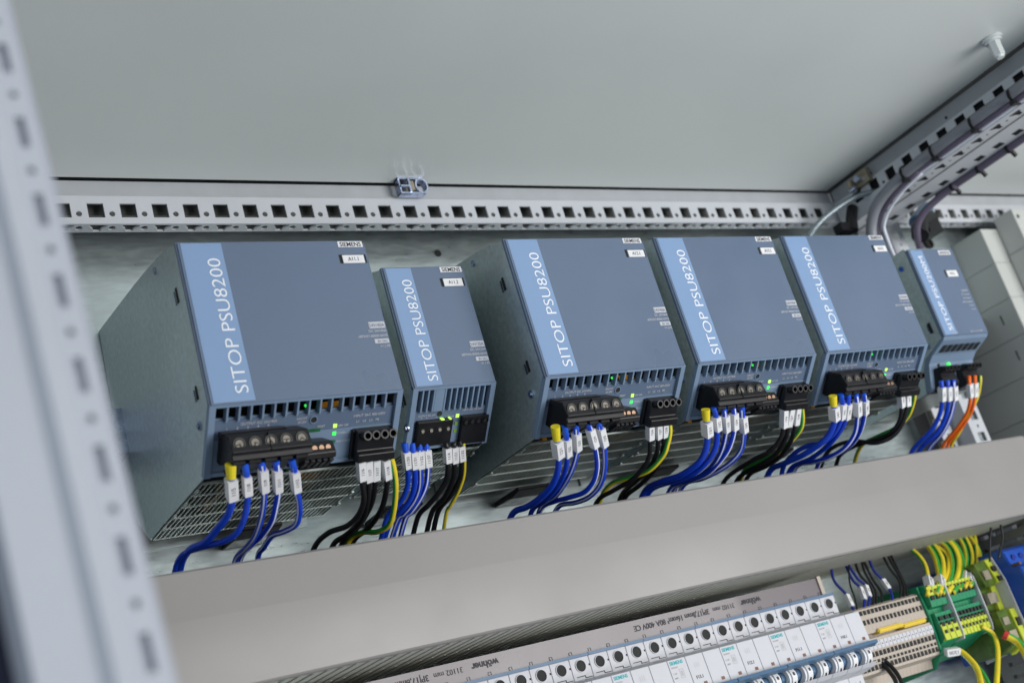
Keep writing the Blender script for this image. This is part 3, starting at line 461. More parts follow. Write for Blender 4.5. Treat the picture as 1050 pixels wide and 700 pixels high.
def psu_base(W, h, D, fins, label, fin_s=(0.0022, 0.0124), big=True, midlabel=None):
    t = thing('power_supply', label, 'power supply')
    T = slopeT(h)
    # steel case: two side sheets, top, back
    prof = case_profile(h, D)
    b = BM(); prism(b, prof, 0.0004, 0.0014); fix(b); sw = obj('side_wall', b, 'case', t)
    b = BM()
    for (y, z, w2, h2) in ((0.017, -0.030, 0.0013, 0.0052), (0.018, -0.098, 0.0013, 0.0045)):
        box(b, (-0.0001, y - w2, z - h2), (0.0003, y + w2, z + h2))
    parts('slot', b, 'dark', sw)
    b = BM()
    for (y, z, w2, h2) in ((0.020, -0.031, 0.0008, 0.0048), (0.021, -0.099, 0.0008, 0.0040)):
        box(b, (-0.0006, y - w2, z - h2), (-0.0001, y + w2, z + h2))
    parts('lug', b, 'zinc', sw)
    b = BM(); cyl(b, (0.0003, 0.024, -0.118), (-1, 0, 0), 0.0030, 0.0012, 16); cyl(b, (-0.0008, 0.024, -0.118), (-1, 0, 0), 0.0018, 0.0010, 6); 
    cyl(b, (0.0003, 0.048, 0.004), (-1, 0, 0), 0.0026, 0.0010, 14)
    parts('screw', b, 'zinc', sw)
    b = BM(); prism(b, prof, W - 0.0014, W - 0.0004); fix(b); obj('side_wall', b, 'case', t)
    b = BM()
    top = prof[:6]
    for i in range(5):
        (y1, z1), (y2, z2) = top[i], top[i + 1]
        prism(b, [(y1, z1), (y2, z2), (y2, z2 - 0.001), (y1, z1 - 0.001)], 0.0016, W - 0.0016)
    box(b, (0.0016, D - 0.001, -h - 0.034), (W - 0.0016, D, 0.0200)); fix(b); obj('top_cover', b, 'case', t)
    # bottom grille : long slots along the depth, bridges across
    b = BM(); hb = h + 0.035; n = int(W / 0.0037); D_ = D; D = min(D, 0.170)
    for i in range(n + 1):
        x = 0.0024 + (W - 0.0048) * i / n
        box(b, (x - 0.00050, 0.046, -hb), (x + 0.00050, D - 0.004, -hb + 0.0009))
    for j in range(6):
        y = 0.046 + (D - 0.05 - 0.0012) * j / 5
        box(b, (0.0016, y - 0.0008, -hb - 0.0003), (W - 0.0016, y + 0.0012, -hb + 0.0011))
    for i in range(4):      # folded lugs at the two long edges
        y = 0.055 + 0.026 * i
        for x in (0.0006, W - 0.0026): box(b, (x, y, -hb - 0.0016), (x + 0.0020, y + 0.006, -hb - 0.0004))
    obj('bottom_grille', b, 'mesh', t); D = D_
    # inside: boards and wound parts seen through the slots
    b = BM(); box(b, (0.003, 0.052, -hb + 0.012), (W - 0.003, min(D, 0.17) - 0.006, -hb + 0.014)); box(b, (0.003, 0.050, -h + 0.004), (W - 0.003, 0.052, -0.004)); 
    box(b, (0.003, 0.004, -h + 0.008), (W - 0.003, 0.05, -h + 0.0095)); inn = obj('inner_housing', b, 'dark', t)
    rr = random.Random(int(W * 1e4))
    b = BM()
    for i in range(9):
        x = 0.008 + rr.random() * (W - 0.02); y = 0.055 + rr.random() * (D - 0.08)
        box(b, (x, y, -hb + 0.0040), (x + 0.004 + 0.008 * rr.random(), y + 0.006, -hb + 0.011))
    box(b, (0.003, 0.042, -h + 0.0045), (W - 0.003, 0.0435, -h - 0.012)); parts('circuit_board', b, 'pcb', t)
    if big:
        b = BM(); box(b, (0.083, 0.0215, -h - 0.011), (0.098, 0.032, -h + 0.004)); box(b, (0.078, 0.075, -hb + 0.003), (0.094, 0.09, -hb + 0.01)); box(b, (0.024, 0.06, -hb + 0.003), (0.028, 0.12, -hb + 0.008)); parts('transformer', b, 'orange', t, bevel=0.0010, seg=1)
        b = BM(); cyl(b, (0.040, 0.030, -h - 0.007), (1, 0, 0), 0.006, 0.008, 16); parts('coil', b, 'brown', t)
        b = BM(); cyl(b, (0.0665, 0.0095, -h - 0.0020), (1, 0.2, 0.4), 0.0010, 0.0030, 8); obj('inner_light', b, 'greenled', t)
    else:
        b = BM(); 
        for i in range(3): cyl(b, (0.036 + 0.0105 * i, 0.030, -h - 0.016), (0, 0, 1), 0.0045, 0.018, 16)
        parts('capacitor', b, 'capblue', t)
        b = BM(); cyl(b, (0.012, 0.030, -h - 0.008), (1, 0, 0), 0.005, 0.005, 16); obj('coil', b, 'brown', t)
    # front cover: face plate with chamfered edge, wrapped side skirts, sloped frame
    b = BM(); box(b, (0.0, 0.0, -h), (W, 0.0035, 0.0)); es = [e for e in b.edges if all(abs(v.co.y) < 1e-6 for v in e.verts)]
    ver = [e for e in b.edges if all(v.co.x > W - 1e-5 and v.co.z > -1e-5 for v in e.verts)]
    bmesh.ops.bevel(b, geom=ver, offset=0.0025, segments=4, affect='EDGES')
    es = [e for e in b.edges if all(abs(v.co.y) < 1e-6 for v in e.verts) and not all(v.co.z < -h + 1e-6 for v in e.verts)]
    bmesh.ops.bevel(b, geom=es, offset=0.0011, segments=3, affect='EDGES')
    obj('front_cover', b, 'blue', t)
    b = BM()
    S0, S1 = fin_s
    box(b, (0.0, 0.0003, -0.0045), (0.0042, 0.0503, 0.0), T); box(b, (W - 0.0042, 0.0003, -0.0045), (W, 0.0503, 0.0), T)
    box(b, (0.0042, 0.0003, -0.0040), (W - 0.0042, S0, -0.0001), T)
    box(b, (0.0042, 0.0475, -0.0045), (W - 0.0042, 0.0503, -0.0012), T)
    obj('terminal_frame', b, 'bluelight', t, bevel=0.0004)
    b = BM()
    st = (W - 0.0084) / fins
    for i in range(1, fins):
        x = 0.0042 + st * i
        if midlabel and midlabel[0] < x < midlabel[1]: continue
        box(b, (x - 0.00062, S0 - 0.0002, -0.006), (x + 0.00062, S1 + 0.0002, -0.0006), T)
    if midlabel: box(b, (midlabel[0], S0 - 0.0001, -0.0035), (midlabel[1], S1 + 0.0003, -0.0010), T)
    obj('vent_fins', b, 'bluelight', t)
    b = BM(); box(b, (0.0042, S1 + 0.0132, -0.0040), (W - 0.0042, 0.0476, -0.0024), T)
    for i in range(fins):      # toothed ledge under the slots
        x = 0.0042 + st * i
        if midlabel and midlabel[0] < x + st / 2 < midlabel[1]: continue
        box(b, (x + 0.0007, S1 - 0.0010, -0.0060), (x + st - 0.0007, S1 + 0.0001, -0.0042), T)
    obj('terminal_panel', b, 'bluelight', t)
    b = BM(); box(b, (0.0042, S1, -0.0040), (W - 0.0042, S1 + 0.0131, -0.0026), T); obj('upper_panel', b, 'blue', t)
    # raised lower half of the panel
    return t, T
def plug(t, T, x0, x1, n, s0=0.0265, s1=0.0478, rise=0.0105, pitch=0.0063, side_w=0.0016):
    """pluggable mains connector: sloping body with open screw shafts along its upper edge"""
    tw = (x1 - x0)
    b = BM()
    prism(b, [(s0, -0.0020), (s0, rise * 0.45), (s0 + 0.004, rise * 0.62), (s0 + 0.013, rise * 0.60), (s0 + 0.0145, rise * 0.95), (s1 - 0.001, rise * 0.95), (s1, rise * 0.6), (s1, -0.0020)], x0, x1 - 0.0005, T=lambda p: T((p[0], p[1], p[2])))
    box(b, (x0 - 0.0016, s0 + 0.0005, -0.0022), (x0 + 0.0001, s1 + 0.0012, 0.0010), T)
    fix(b); p = obj('mains_connector', b, 'black', t, bevel=0.0004)
    b = BM()
    nrm = (T((0, 0, 1)) - T((0, 0, 0))); fwd = Vector((0, -0.93, -0.37)).normalized()
    for i in range(n):
        c = T((x0 + 0.0043 + pitch * i, s0 + 0.0035, rise * 0.30))
        ring(b, c, fwd, 0.0021, 0.0031, 0.0088, 16)
    parts('screw_shaft', b, 'black', p)
    b = BM()
    for i in range(n):
        c = T((x0 + 0.0043 + pitch * i, s0 + 0.0035, rise * 0.30)); cyl(b, c, fwd, 0.00205, 0.0020, 12)
    parts('screw', b, 'dark', p)
    return p
def lamps(t, T, x, ss, mats, lab=True):
    for s, m in zip(ss, mats):
        b = BM(); box(b, (x - 0.0013, s - 0.0013, -0.0028), (x + 0.0013, s + 0.0013, -0.0021), T); obj('status_light', b, m, t)
def slope_text(bm, T, s, size, x, sv, align='LEFT', sq=1.0): 
    join(bm, text_bm(s, size, lambda q: T((x + q[0], sv - q[1], -0.00245 + q[2])), align, sq))
def ident(t, x0, x1, z0, z1, txt, y=0.0):
    """plug-in tag in its dark recess"""
    b = BM(); box(b, (x0 - 0.0020, y - 0.0002, z1 + 0.0004), (x1 + 0.0022, y + 0.0004, z0 + 0.0009)); r = obj('tag_recess', b, 'dark', t)
    b = BM(); box(b, (x0, y - 0.0012, z1), (x1, y - 0.0002, z0)); tg = obj('identification_tag', b, 'white', t, bevel=0.0002)
    b = BM(); xy_text(b, txt, 0.0042, (x0 + x1) / 2, (z0 + z1) / 2 - 0.0014, 'CENTER', y - 0.0013, 0.85); obj('lettering', b, 'ink', tg)
def face_print(t, W, word, code, rows, stripe_x, cap, zb, zt, lg):
    b = BM(); box(b, (stripe_x[0], -0.00018, zb), (stripe_x[1], 0.0003, -0.0013)); st = obj('colour_stripe', b, 'stripe', t)
    # vertical title reading upwards
    b = BM(); raw = text_bm(word, 1.0, lambda q: (q[0], q[1], q[2] * 0), depth=0.0)
    ux = [v.co.x for v in raw.verts]; uy = [v.co.y for v in raw.verts]; x0_, x1_ = min(ux), max(ux); c_ = max(uy); raw.free()
    k = cap / c_; L = (lg[1] - lg[0]); sq = L / ((x1_ - x0_) * k)
    join(b, text_bm(word, k, lambda q: (lg[2] - q[1], -0.00030 - q[2], lg[0] + (q[0] - x0_ * k) * 1.0 if False else lg[0] + q[0] - x0_ * k * sq), 'LEFT', sq, -0.00010))
    obj('lettering', b, 'print', st)
    b = BM(); box(b, (W - 0.0211, -0.0003, -0.0056), (W - 0.0023, 0.0002, -0.0012)); mk = obj('name_plate', b, 'white', t)
    b = BM(); xy_text(b, 'SIEMENS', 0.0047, W - 0.0117, -0.0051, 'CENTER', -0.0004, 0.93, 0.00004); obj('lettering', b, 'ink', mk)
    b = BM(); box(b, (W - 0.0135, -0.00015, -0.0682), (W - 0.0005 - 0.0008, 0.0002, -0.0635)); box(b, (W - 0.0120, -0.00015, -0.0795), (W - 0.0013, 0.0002, -0.0763)); pr = obj('rating_print', b, 'printdim', t)
    b = BM(); xy_text(b, rows[0], 0.0040, W - 0.0019, -0.0674, 'RIGHT', -0.0002, 0.82); xy_text(b, rows[3], 0.0028, W - 0.0019, -0.0790, 'RIGHT', -0.0002, 0.9); obj('lettering', b, 'blue', pr)
    b = BM(); xy_text(b, rows[1], 0.0027, W - 0.0013, -0.0712, 'RIGHT', -0.0001, 0.95); xy_text(b, rows[2], 0.0026, W - 0.0013, -0.0748, 'RIGHT', -0.0001, 0.95); xy_text(b, rows[4], 0.0024, W - 0.0013, -0.0826, 'RIGHT', -0.0001, 1.0)
    obj('rating_lettering', b, 'printdim', t)
def big_psu(label):
    W, h, D = 0.135, 0.1142, 0.1985
    t, T = psu_base(W, h, D, 16, label)
    face_print(t, W, 'SITOP PSU8200', '', ('24V/40A', 'DC 24V/40A', '6EP3437-8SB00-0AY0', 'IN 3AC', 'V1.2 P5'), (0.0028, 0.0300), 0.0088, -0.1128, 0, (-0.1075, -0.0125, 0.0268))
    # DC output terminal block
    x0, x1 = 0.0076, 0.0612; yz = [(0.0150, -0.1270), (0.0010, -0.1347), (-0.0012, -0.1462), (0.0012, -0.1472), (0.0016, -0.1508), (0.0256, -0.1448), (0.0290, -0.1412)]
    b = BM(); prism(b, yz, x0, x1 - 0.0005); prism(b, [(0.0130, -0.1268), (0.0080, -0.1298), (0.0110, -0.1320), (0.0150, -0.1290)], x0 - 0.001, x1 - 0.011)
    for i in range(6):
        if i < 5: box(b, (x0 + 0.0007 + 0.0104 * i, 0.0045, -0.1525), (x0 + 0.0092 + 0.0104 * i, 0.022, -0.1490))
    fix(b); tb = obj('output_terminal', b, 'black', t, bevel=0.0005)
    n = Vector((0, -1, -0.19)).normalized(); b = BM(); b2 = BM(); b3 = BM()
    for i in range(5):
        c = Vector((x0 + 0.0055 + 0.0103 * i, -0.0003, -0.1408)); ring(b, c, n, 0.0033, 0.0040, 0.0006, 20); cyl(b2, c, n, 0.0033, 0.0003, 18)
        cyl(b3, c + n * 0.0002, n, 0.0026, 0.0004, 16)
    parts('screw_well', b2, 'dark', tb); parts('well_rim', b, 'black', tb); parts('screw', b3, 'screw', tb)
    b = BM()
    for i in range(5):
        c = Vector((x0 + 0.0055 + 0.0103 * i, -0.0003, -0.1408)) + n * 0.00065; a = 0.4 + 0.9 * i; d = Vector((math.cos(a), 0, math.sin(a))); e = Vector((-math.sin(a), 0, math.cos(a)))
        for d1, e1 in ((d, e), (e, d)):
            q = [c + d1 * 0.0022 + e1 * 0.0003, c - d1 * 0.0022 + e1 * 0.0003, c - d1 * 0.0022 - e1 * 0.0003, c + d1 * 0.0022 - e1 * 0.0003]; b.faces.new([b.verts.new(v - n * 0.0) for v in q])
    obj('screw_slot', b, 'dark', tb)
    b = BM(); box(b, (x0 + 0.0253, -0.0016, -0.1466), (x0 + 0.0257, 0.0016, -0.1345)); obj('joint_line', b, 'dark', tb)
    # small signal connector
    b = BM(); prism(b, [(0.0225, -0.1345), (0.0085, -0.1420), (0.0068, -0.1500), (0.0090, -0.1530), (0.0300, -0.1440)], x1 - 0.0040, x1 + 0.0180)
    for i in range(5): box(b, (x1 - 0.0035 + 0.0043 * i, 0.0105, -0.1545), (x1 - 0.0003 + 0.0043 * i, 0.022, -0.1500))
    fix(b); sc = obj('signal_connector', b, 'black', t, bevel=0.0004)
    b = BM(); 
    for i in range(4): cyl(b, (x1 - 0.0008 + 0.0047 * i, 0.0080, -0.1462), (0, -1, -0.2), 0.0018, 0.0008, 12)
    parts('screw', b, 'copper', sc)
    b = BM(); box(b, (x1 - 0.001, 0.0240, -0.0028), (x1 + 0.0165, 0.0262, -0.0020), T); obj('signal_socket', b, 'pcb', t)
    plug(t, T, 0.1020, 0.1300, 4)
    lamps(t, T, 0.0882, (0.0234, 0.0289, 0.0349), ('limeled', 'greenled', 'ledoff'))
    b = BM(); ring(b, T((0.0722, 0.0174, -0.0030)), T((0, 0, 1)) - T((0, 0, 0)), 0.0022, 0.0028, 0.0010, 18); ap = obj('adjuster_rim', b, 'bluelight', t)
    b = BM(); cyl(b, T((0.0722, 0.0174, -0.0030)), T((0, 0, 1)) - T((0, 0, 0)), 0.0022, 0.0005, 18); obj('adjuster', b, 'dark', t)
    b = BM()
    slope_text(b, T, 'OUTPUT DC 24V/40A', 0.0026, 0.0220, 0.0165); slope_text(b, T, '1      2      3      4      5', 0.0022, 0.0125, 0.0190, sq=1.45)
    slope_text(b, T, 'ADJUST', 0.0022, 0.0600, 0.0165); slope_text(b, T, '24-28V', 0.0022, 0.0608, 0.0192); slope_text(b, T, '13 14 15 16', 0.0020, 0.0615, 0.0255); slope_text(b, T, 'RESET', 0.0021, 0.0755, 0.0235)
    for s, q in ((0.0243, '24V OK'), (0.0298, 'OVERLOAD'), (0.0358, 'SHUTDOWN')): slope_text(b, T, q, 0.0023, 0.0905, s)
    slope_text(b, T, 'INPUT 3AC 400-500V', 0.0026, 0.1010, 0.0185); slope_text(b, T, 'L1   L2   L3   PE', 0.0022, 0.1035, 0.0225, sq=1.2)
    obj('panel_lettering', b, 'printdim', t)
    return t
def small_psu(label):
    W, h, D = 0.070, 0.0970, 0.143
    t, T = psu_base(W, h, D, 13, label, fin_s=(0.0025, 0.0200), big=False, midlabel=(0.0195, 0.0275))
    face_print(t, W, 'SITOP PSU8200', '', ('24V/20A', 'DC 24V/20A', '6EP3436-8SB00-0AY0', 'IN 3AC', 'V1.1 P3'), (0.0028, 0.0240), 0.0082, -0.0958, 0, (-0.0925, -0.0110, 0.0215))
    # output terminal
    b = BM(); box(b, (0.0070, 0.0270, -0.0030), (0.0368, 0.0470, 0.0014), T)
    fix(b); tb = obj('output_terminal', b, 'black', t, bevel=0.0006)
    nn = T((0, 0, 1)) - T((0, 0, 0)); b = BM(); b2 = BM()
    for i in range(4):
        c = T((0.0112 + 0.0071 * i, 0.0340, 0.0013)); cyl(b, c, nn, 0.0026, 0.0003, 16); cyl(b2, c + nn * 0.0003, Vector((0, -1, -0.5)), 0.0013, 0.0010, 12)
    parts('screw_well', b, 'dark', tb); parts('screw', b2, 'screw', tb)
    b = BM(); box(b, (0.0265, 0.0262, -0.0020), (0.0290, 0.0270, 0.0010), T); box(b, (0.0335, 0.0262, -0.0020), (0.0350, 0.0270, 0.0010), T); parts('inner_light', b, 'limeled', tb)
    # mains connector, nearly flush
    b = BM(); box(b, (0.0450, 0.0262, -0.0030), (0.0672, 0.0480, 0.0016), T); p = obj('mains_connector', b, 'black', t, bevel=0.0005)
    b = BM(); b2 = BM()
    for i in range(4):
        c = T((0.0481 + 0.0054 * i, 0.0300, 0.0014)); ring(b, c, nn, 0.0020, 0.0026, 0.0012, 16); cyl(b2, c, nn, 0.0020, 0.0003, 12)
    parts('screw_shaft', b, 'black', p); parts('screw', b2, 'dark', p)
    lamps(t, T, 0.0418, (0.0262, 0.0325, 0.0383), ('limeled', 'limeoff', 'limeoff'))
    b = BM(); cyl(b, T((0.0262, 0.0232, -0.0028)), nn, 0.0021, 0.0005, 18); obj('adjuster', b, 'dark', t)
    b = BM(); slope_text(b, T, 'OUTPUT DC 24V', 0.0022, 0.0085, 0.0245, sq=0.85); slope_text(b, T, '+    +    -    -', 0.0022, 0.0105, 0.0262, sq=1.2)
    slope_text(b, T, 'INPUT 3AC 400-500V', 0.0020, 0.0455, 0.0228, sq=0.95); slope_text(b, T, '24V OK', 0.0020, 0.0335, 0.0270, sq=0.8)
    slope_text(b, T, 'OVL', 0.0019, 0.0355, 0.0330, sq=0.8); slope_text(b, T, 'SHD', 0.0019, 0.0355, 0.0390, sq=0.8)
    obj('panel_lettering', b, 'printdim', t)
    return t
def mini_psu(label):
    W = 0.070; t = thing('power_supply', label, 'power supply')
    H = 0.0965; D = 0.140
    pro = [(0, 0), (0.0, -H), (0.0035, -H - 0.0025), (0.0225, -0.1085), (0.0300, -0.1145), (0.0385, -0.1375), (0.0430, -0.1400), (D, -0.1400), (D, 0.004), (0.02, 0.004)]
    b = BM(); prism(b, [(y + 0.003, z - 0.0006 if z > -0.01 else z + 0.0006) for y, z in pro[:1]] + [(y + 0.0032, z) for y, z in pro[1:8]] + [(D, 0.003), (0.02, 0.003)], 0.0004, 0.0014); fix(b); sw = obj('side_wall', b, 'case', t)
    b = BM(); cyl(b, (0.0003, 0.016, -0.014), (-1, 0, 0), 0.0026, 0.0012, 14); obj('screw', b, 'capblue', sw)
    b = BM(); box(b, (-0.0002, 0.010, -0.088), (0.0003, 0.0135, -0.077)); obj('slot', b, 'dark', sw)
    b = BM(); box(b, (-0.0006, 0.0136, -0.088), (0.0002, 0.0146, -0.079)); cyl(b, (0.0003, 0.022, -0.098), (-1, 0, 0), 0.0028, 0.0008, 14); obj('lug', b, 'zinc', sw)
    b = BM(); prism(b, [(y + 0.0032, z) for y, z in pro[1:8]] + [(D, 0.003), (0.02, 0.003), (0.0032, -0.001)], W - 0.0014, W - 0.0004); fix(b); obj('side_wall', b, 'case', t)
    b = BM(); box(b, (0.0015, 0.005, 0.001), (W - 0.0015, D, 0.003)); box(b, (0.0015, D - 0.002, -0.139), (W - 0.0015, D - 0.0005, 0.001)); obj('top_cover', b, 'case', t)
    b = BM(); box(b, (0.0, 0.0, -H), (W, 0.0040, 0.0)); obj('front_cover', b, 'blue', t, bevel=0.0007, seg=2)
    # lower half of the cover with the stepped vent
    b = BM(); prism(b, [(0.0, -0.0968), (0.0030, -0.1000), (0.0215, -0.1080), (0.0290, -0.1140), (0.0380, -0.1370), (0.0420, -0.1392), (0.0460, -0.1392), (0.0400, -0.120), (0.032, -0.108), (0.0060, -0.0968)], 0.0, W); fix(b); lo = obj('lower_cover', b, 'bluelight', t, bevel=0.0004)
    b = BM()
    ev = Vector((0, 0.0185, -0.008)).normalized()
    for i in range(7):
        x = 0.006 + 0.0088 * i; p0 = Vector((x, 0.0085, -0.1028))
        vs = [p0, p0 + Vector((0.006, 0, 0)), p0 + Vector((0.006, 0, 0)) + ev * 0.010, p0 + ev * 0.010]; nb = Vector((0, -0.4, -0.92)) * 0.0004
        b.faces.new([b.verts.new(v + nb) for v in vs])
    obj('vent_slot', b, 'dark', lo)
    b = BM(); box(b, (0.0028, -0.00018, -H + 0.001), (0.0215, 0.0003, -0.0010)); st = obj('colour_stripe', b, 'stripe', t)
    raw = text_bm('SITOP PSU200M', 1.0, lambda q: q, depth=0); ux = [v.co.x for v in raw.verts]; mx_, mn_ = max(ux), min(ux); raw.free()
    cap = 0.0068; k = cap / 0.73; sq = 0.083 / ((mx_ - mn_) * k)
    b = text_bm('SITOP PSU200M', k, lambda q: (0.0178 - q[1], -0.00030 - q[2], -0.0910 + q[0] - mn_ * k * sq), 'LEFT', sq); obj('lettering', b, 'print', st)
    b = BM(); box(b, (0.0460, -0.0003, -0.0070), (0.0645, 0.0002, -0.0020)); mk = obj('name_plate', b, 'white', t)
    b = BM(); xy_text(b, 'SIEMENS', 0.0044, 0.0552, -0.0062, 'CENTER', -0.0004); obj('lettering', b, 'ink', mk)
    ident(t, 0.0445, 0.0610, -0.0255, -0.0325, 'A15.1')
    b = BM()
    for i, (q, s) in enumerate((('24V/5A', 0.0034), ('DC 24V/5A', 0.0026), ('IN 120-500V', 0.0024), ('6EP1333-3BA10', 0.0024), ('X 3 4 5', 0.0024), ('V1.0 P2', 0.0022))):
        xy_text(b, q, s, 0.0665, -0.0495 - 0.0042 * i, 'RIGHT', -0.0001)
    xy_text(b, 'OUTPUT', 0.0024, 0.018, -0.0925 - 0.0022, 'CENTER', -0.0003); xy_text(b, 'INPUT AC 120-500V', 0.0022, 0.052, -0.0925 - 0.0022, 'CENTER', -0.0003)
    obj('rating_lettering', b, 'printdim', t)
    # connectors
    def conn(x0, x1, n, nm):
        b = BM(); prism(b, [(0.0310, -0.1190), (0.0210, -0.1200), (0.0180, -0.1230), (0.0260, -0.1270), (0.0250, -0.1370), (0.0290, -0.1410), (0.0400, -0.1410), (0.0360, -0.1260)], x0, x1); fix(b)
        p = obj(nm, b, 'black', t, bevel=0.0004); b = BM(); b2 = BM()
        for i in range(n):
            c = Vector((x0 + (x1 - x0) * (i + 0.5) / n, 0.0225, -0.1225)); ring(b, c, (0, -0.93, -0.37), 0.0017, 0.0026, 0.0055, 12); cyl(b2, c, (0, -0.93, -0.37), 0.0017, 0.001, 10)
        parts('screw_shaft', b, 'black', p); parts('screw', b2, 'dark', p)
    conn(0.0060, 0.0290, 4, 'output_terminal'); conn(0.0410, 0.0640, 4, 'mains_connector')
    b = BM(); box(b, (0.0270, 0.0282, -0.1172), (0.0310, 0.0310, -0.1146)); obj('status_light', b, 'greenled', t)
    b = BM(); cyl(b, (0.014, 0.0300, -0.1160), (0, -0.93, -0.37), 0.0018, 0.001, 12); obj('adjuster', b, 'dark', t)
    b = BM(); box(b, (0.003, 0.045, -0.1405), (W - 0.003, D - 0.02, -0.1395)); obj('bottom_grille', b, 'mesh', t)
    return t
def copy_tree(o, parent=None):
    c = o.copy(); COL.objects.link(c); c.parent = parent
    if parent is None: c.matrix_parent_inverse = Matrix()
    for ch in list(o.children): copy_tree(ch, c)
    return c
PL = ['wide blue-grey power supply at the left end, steel side and grille exposed, tag A11.1',
      'narrow blue-grey power supply with four blue cables, second from the left, tag A11.2',
      'wide blue-grey power supply third from the left, steel side showing across a gap',
      'wide blue-grey power supply fourth from the left, squeezed between two of its own kind',
      'wide blue-grey power supply fifth from the left, in front of the upright frame post',
      'slim blue power supply lettered PSU200M at the right end of the row']
pb = big_psu(PL[0])
PS = {1: pb}
for i, (x, z) in {3: (0.2190, 0.0), 4: (0.3672, 0.0), 5: (0.5150, 0.0)}.items():
    PS[i] = copy_tree(pb); PS[i].location = (x, 0, z)
pb.location = (-0.0337, 0, 0)
PS[2] = small_psu(PL[1]); PS[2].location = (0.1286, 0.0330, -0.0050)
PS[6] = mini_psu(PL[5]); PS[6].location = (0.7313, 0.0385, 0.0033)
for i in PS: PS[i]['label'] = PL[i - 1]; PS[i]['category'] = 'power supply'; PS[i]['group'] = 'power supplies mounted side by side'
for i, tx in ((1, 'A11.1'), (3, 'A12.1'), (4, 'A13.1'), (5, 'A14.1')): ident(PS[i], 0.1145, 0.1308, -0.0124, -0.0185, tx)
ident(PS[2], 0.0485, 0.0650, -0.0115, -0.0178, 'A11.2')
# DIN rails
b = BM(); box(b, (-0.10, 0.1775, -0.0780), (0.830, 0.1999, -0.0430)); tag(obj('din_rail', b, 'zinc'), 'long steel mounting rail behind the row of power supplies', 'din rail')
# DIN clips under the units
for nm, x, y in (('first', 0.045, 0.165), ('second', 0.165, 0.168), ('third', 0.29, 0.165), ('fourth', 0.435, 0.165), ('fifth', 0.585, 0.165)):
    b = BM(); prism(b, [(0.156, -0.1515), (0.198, -0.1515), (0.198, -0.1560), (0.172, -0.1570), (0.156, -0.1545)], x - 0.017, x + 0.017); fix(b)
    tag(obj('rail_clip', b, 'black', bevel=0.0008), 'black rail clip behind the %s power supply from the left' % nm, 'clip', 'black rail clips')

# ------------------------------------------------------------------ cables
CM = {'Y': ['wblue'], 'B': ['wblue'], 'W': ['wblue', 'wwhite'], 'K': ['wblack'], 'G': ['wyellow', 'wgreen'], 'O': ['worange']}
CN = {'Y': 'blue cable with yellow end sleeve', 'B': 'plain blue cable', 'W': 'white-striped blue cable', 'K': 'black cable', 'G': 'green-yellow earth cable', 'O': 'orange cable'}
GP = {1: 'under the leftmost power supply', 2: 'under the narrow power supply', 3: 'under the third power supply', 4: 'under the fourth power supply',
      5: 'under the fifth power supply', 6: 'under the rightmost power supply', 7: 'between duct and beige terminals',
      8: 'looping above the green terminals', 9: 'leaving below the terminal row', 10: 'before the dark upright duct'}
ORD = ['first', 'second', 'third', 'fourth', 'fifth', 'sixth', 'seventh', 'eighth', 'ninth', 'tenth', 'eleventh', 'twelfth']
seen = {}; tot = {}
for g, ty, *_ in CABLES: tot[(g, ty)] = tot.get((g, ty), 0) + 1
def sleeve(o, P, a, bq, w, txt, r):
    """printed marker sleeve round the cable between two points"""
    a, bq = Vector(a), Vector(bq); t = (bq - a).normalized(); c = (a + bq) / 2; L = (bq - a).length
    view = (Vector((-0.294, -0.686, -0.372)) * 0.25 + Vector((0, -0.9, -0.25)) * 0.75); n = (view - t * view.dot(t)).normalized(); s = t.cross(n)
    T = lambda p: c + s * p[0] + t * p[1] + n * p[2]
    hh = max(w * 0.42, r * 1.45); b = BM(); box(b, (-w / 2, -L / 2, -hh), (w / 2, L / 2, hh), T); m = obj('marker_sleeve', b, 'white', o, bevel=0.0004, seg=2)
    if txt:
        if s.x < 0: s2 = -s
        else: s2 = s
        # reads along the cable, upwards
        up_ = -t; rt = up_; vv = n.cross(rt)
        b = text_bm(txt, w * 0.62, lambda q: c + rt * q[0] + vv * (q[1] - w * 0.20) + n * (hh + 0.00006 + q[2]), 'CENTER', 1.0); obj('lettering', b, 'ink', m)
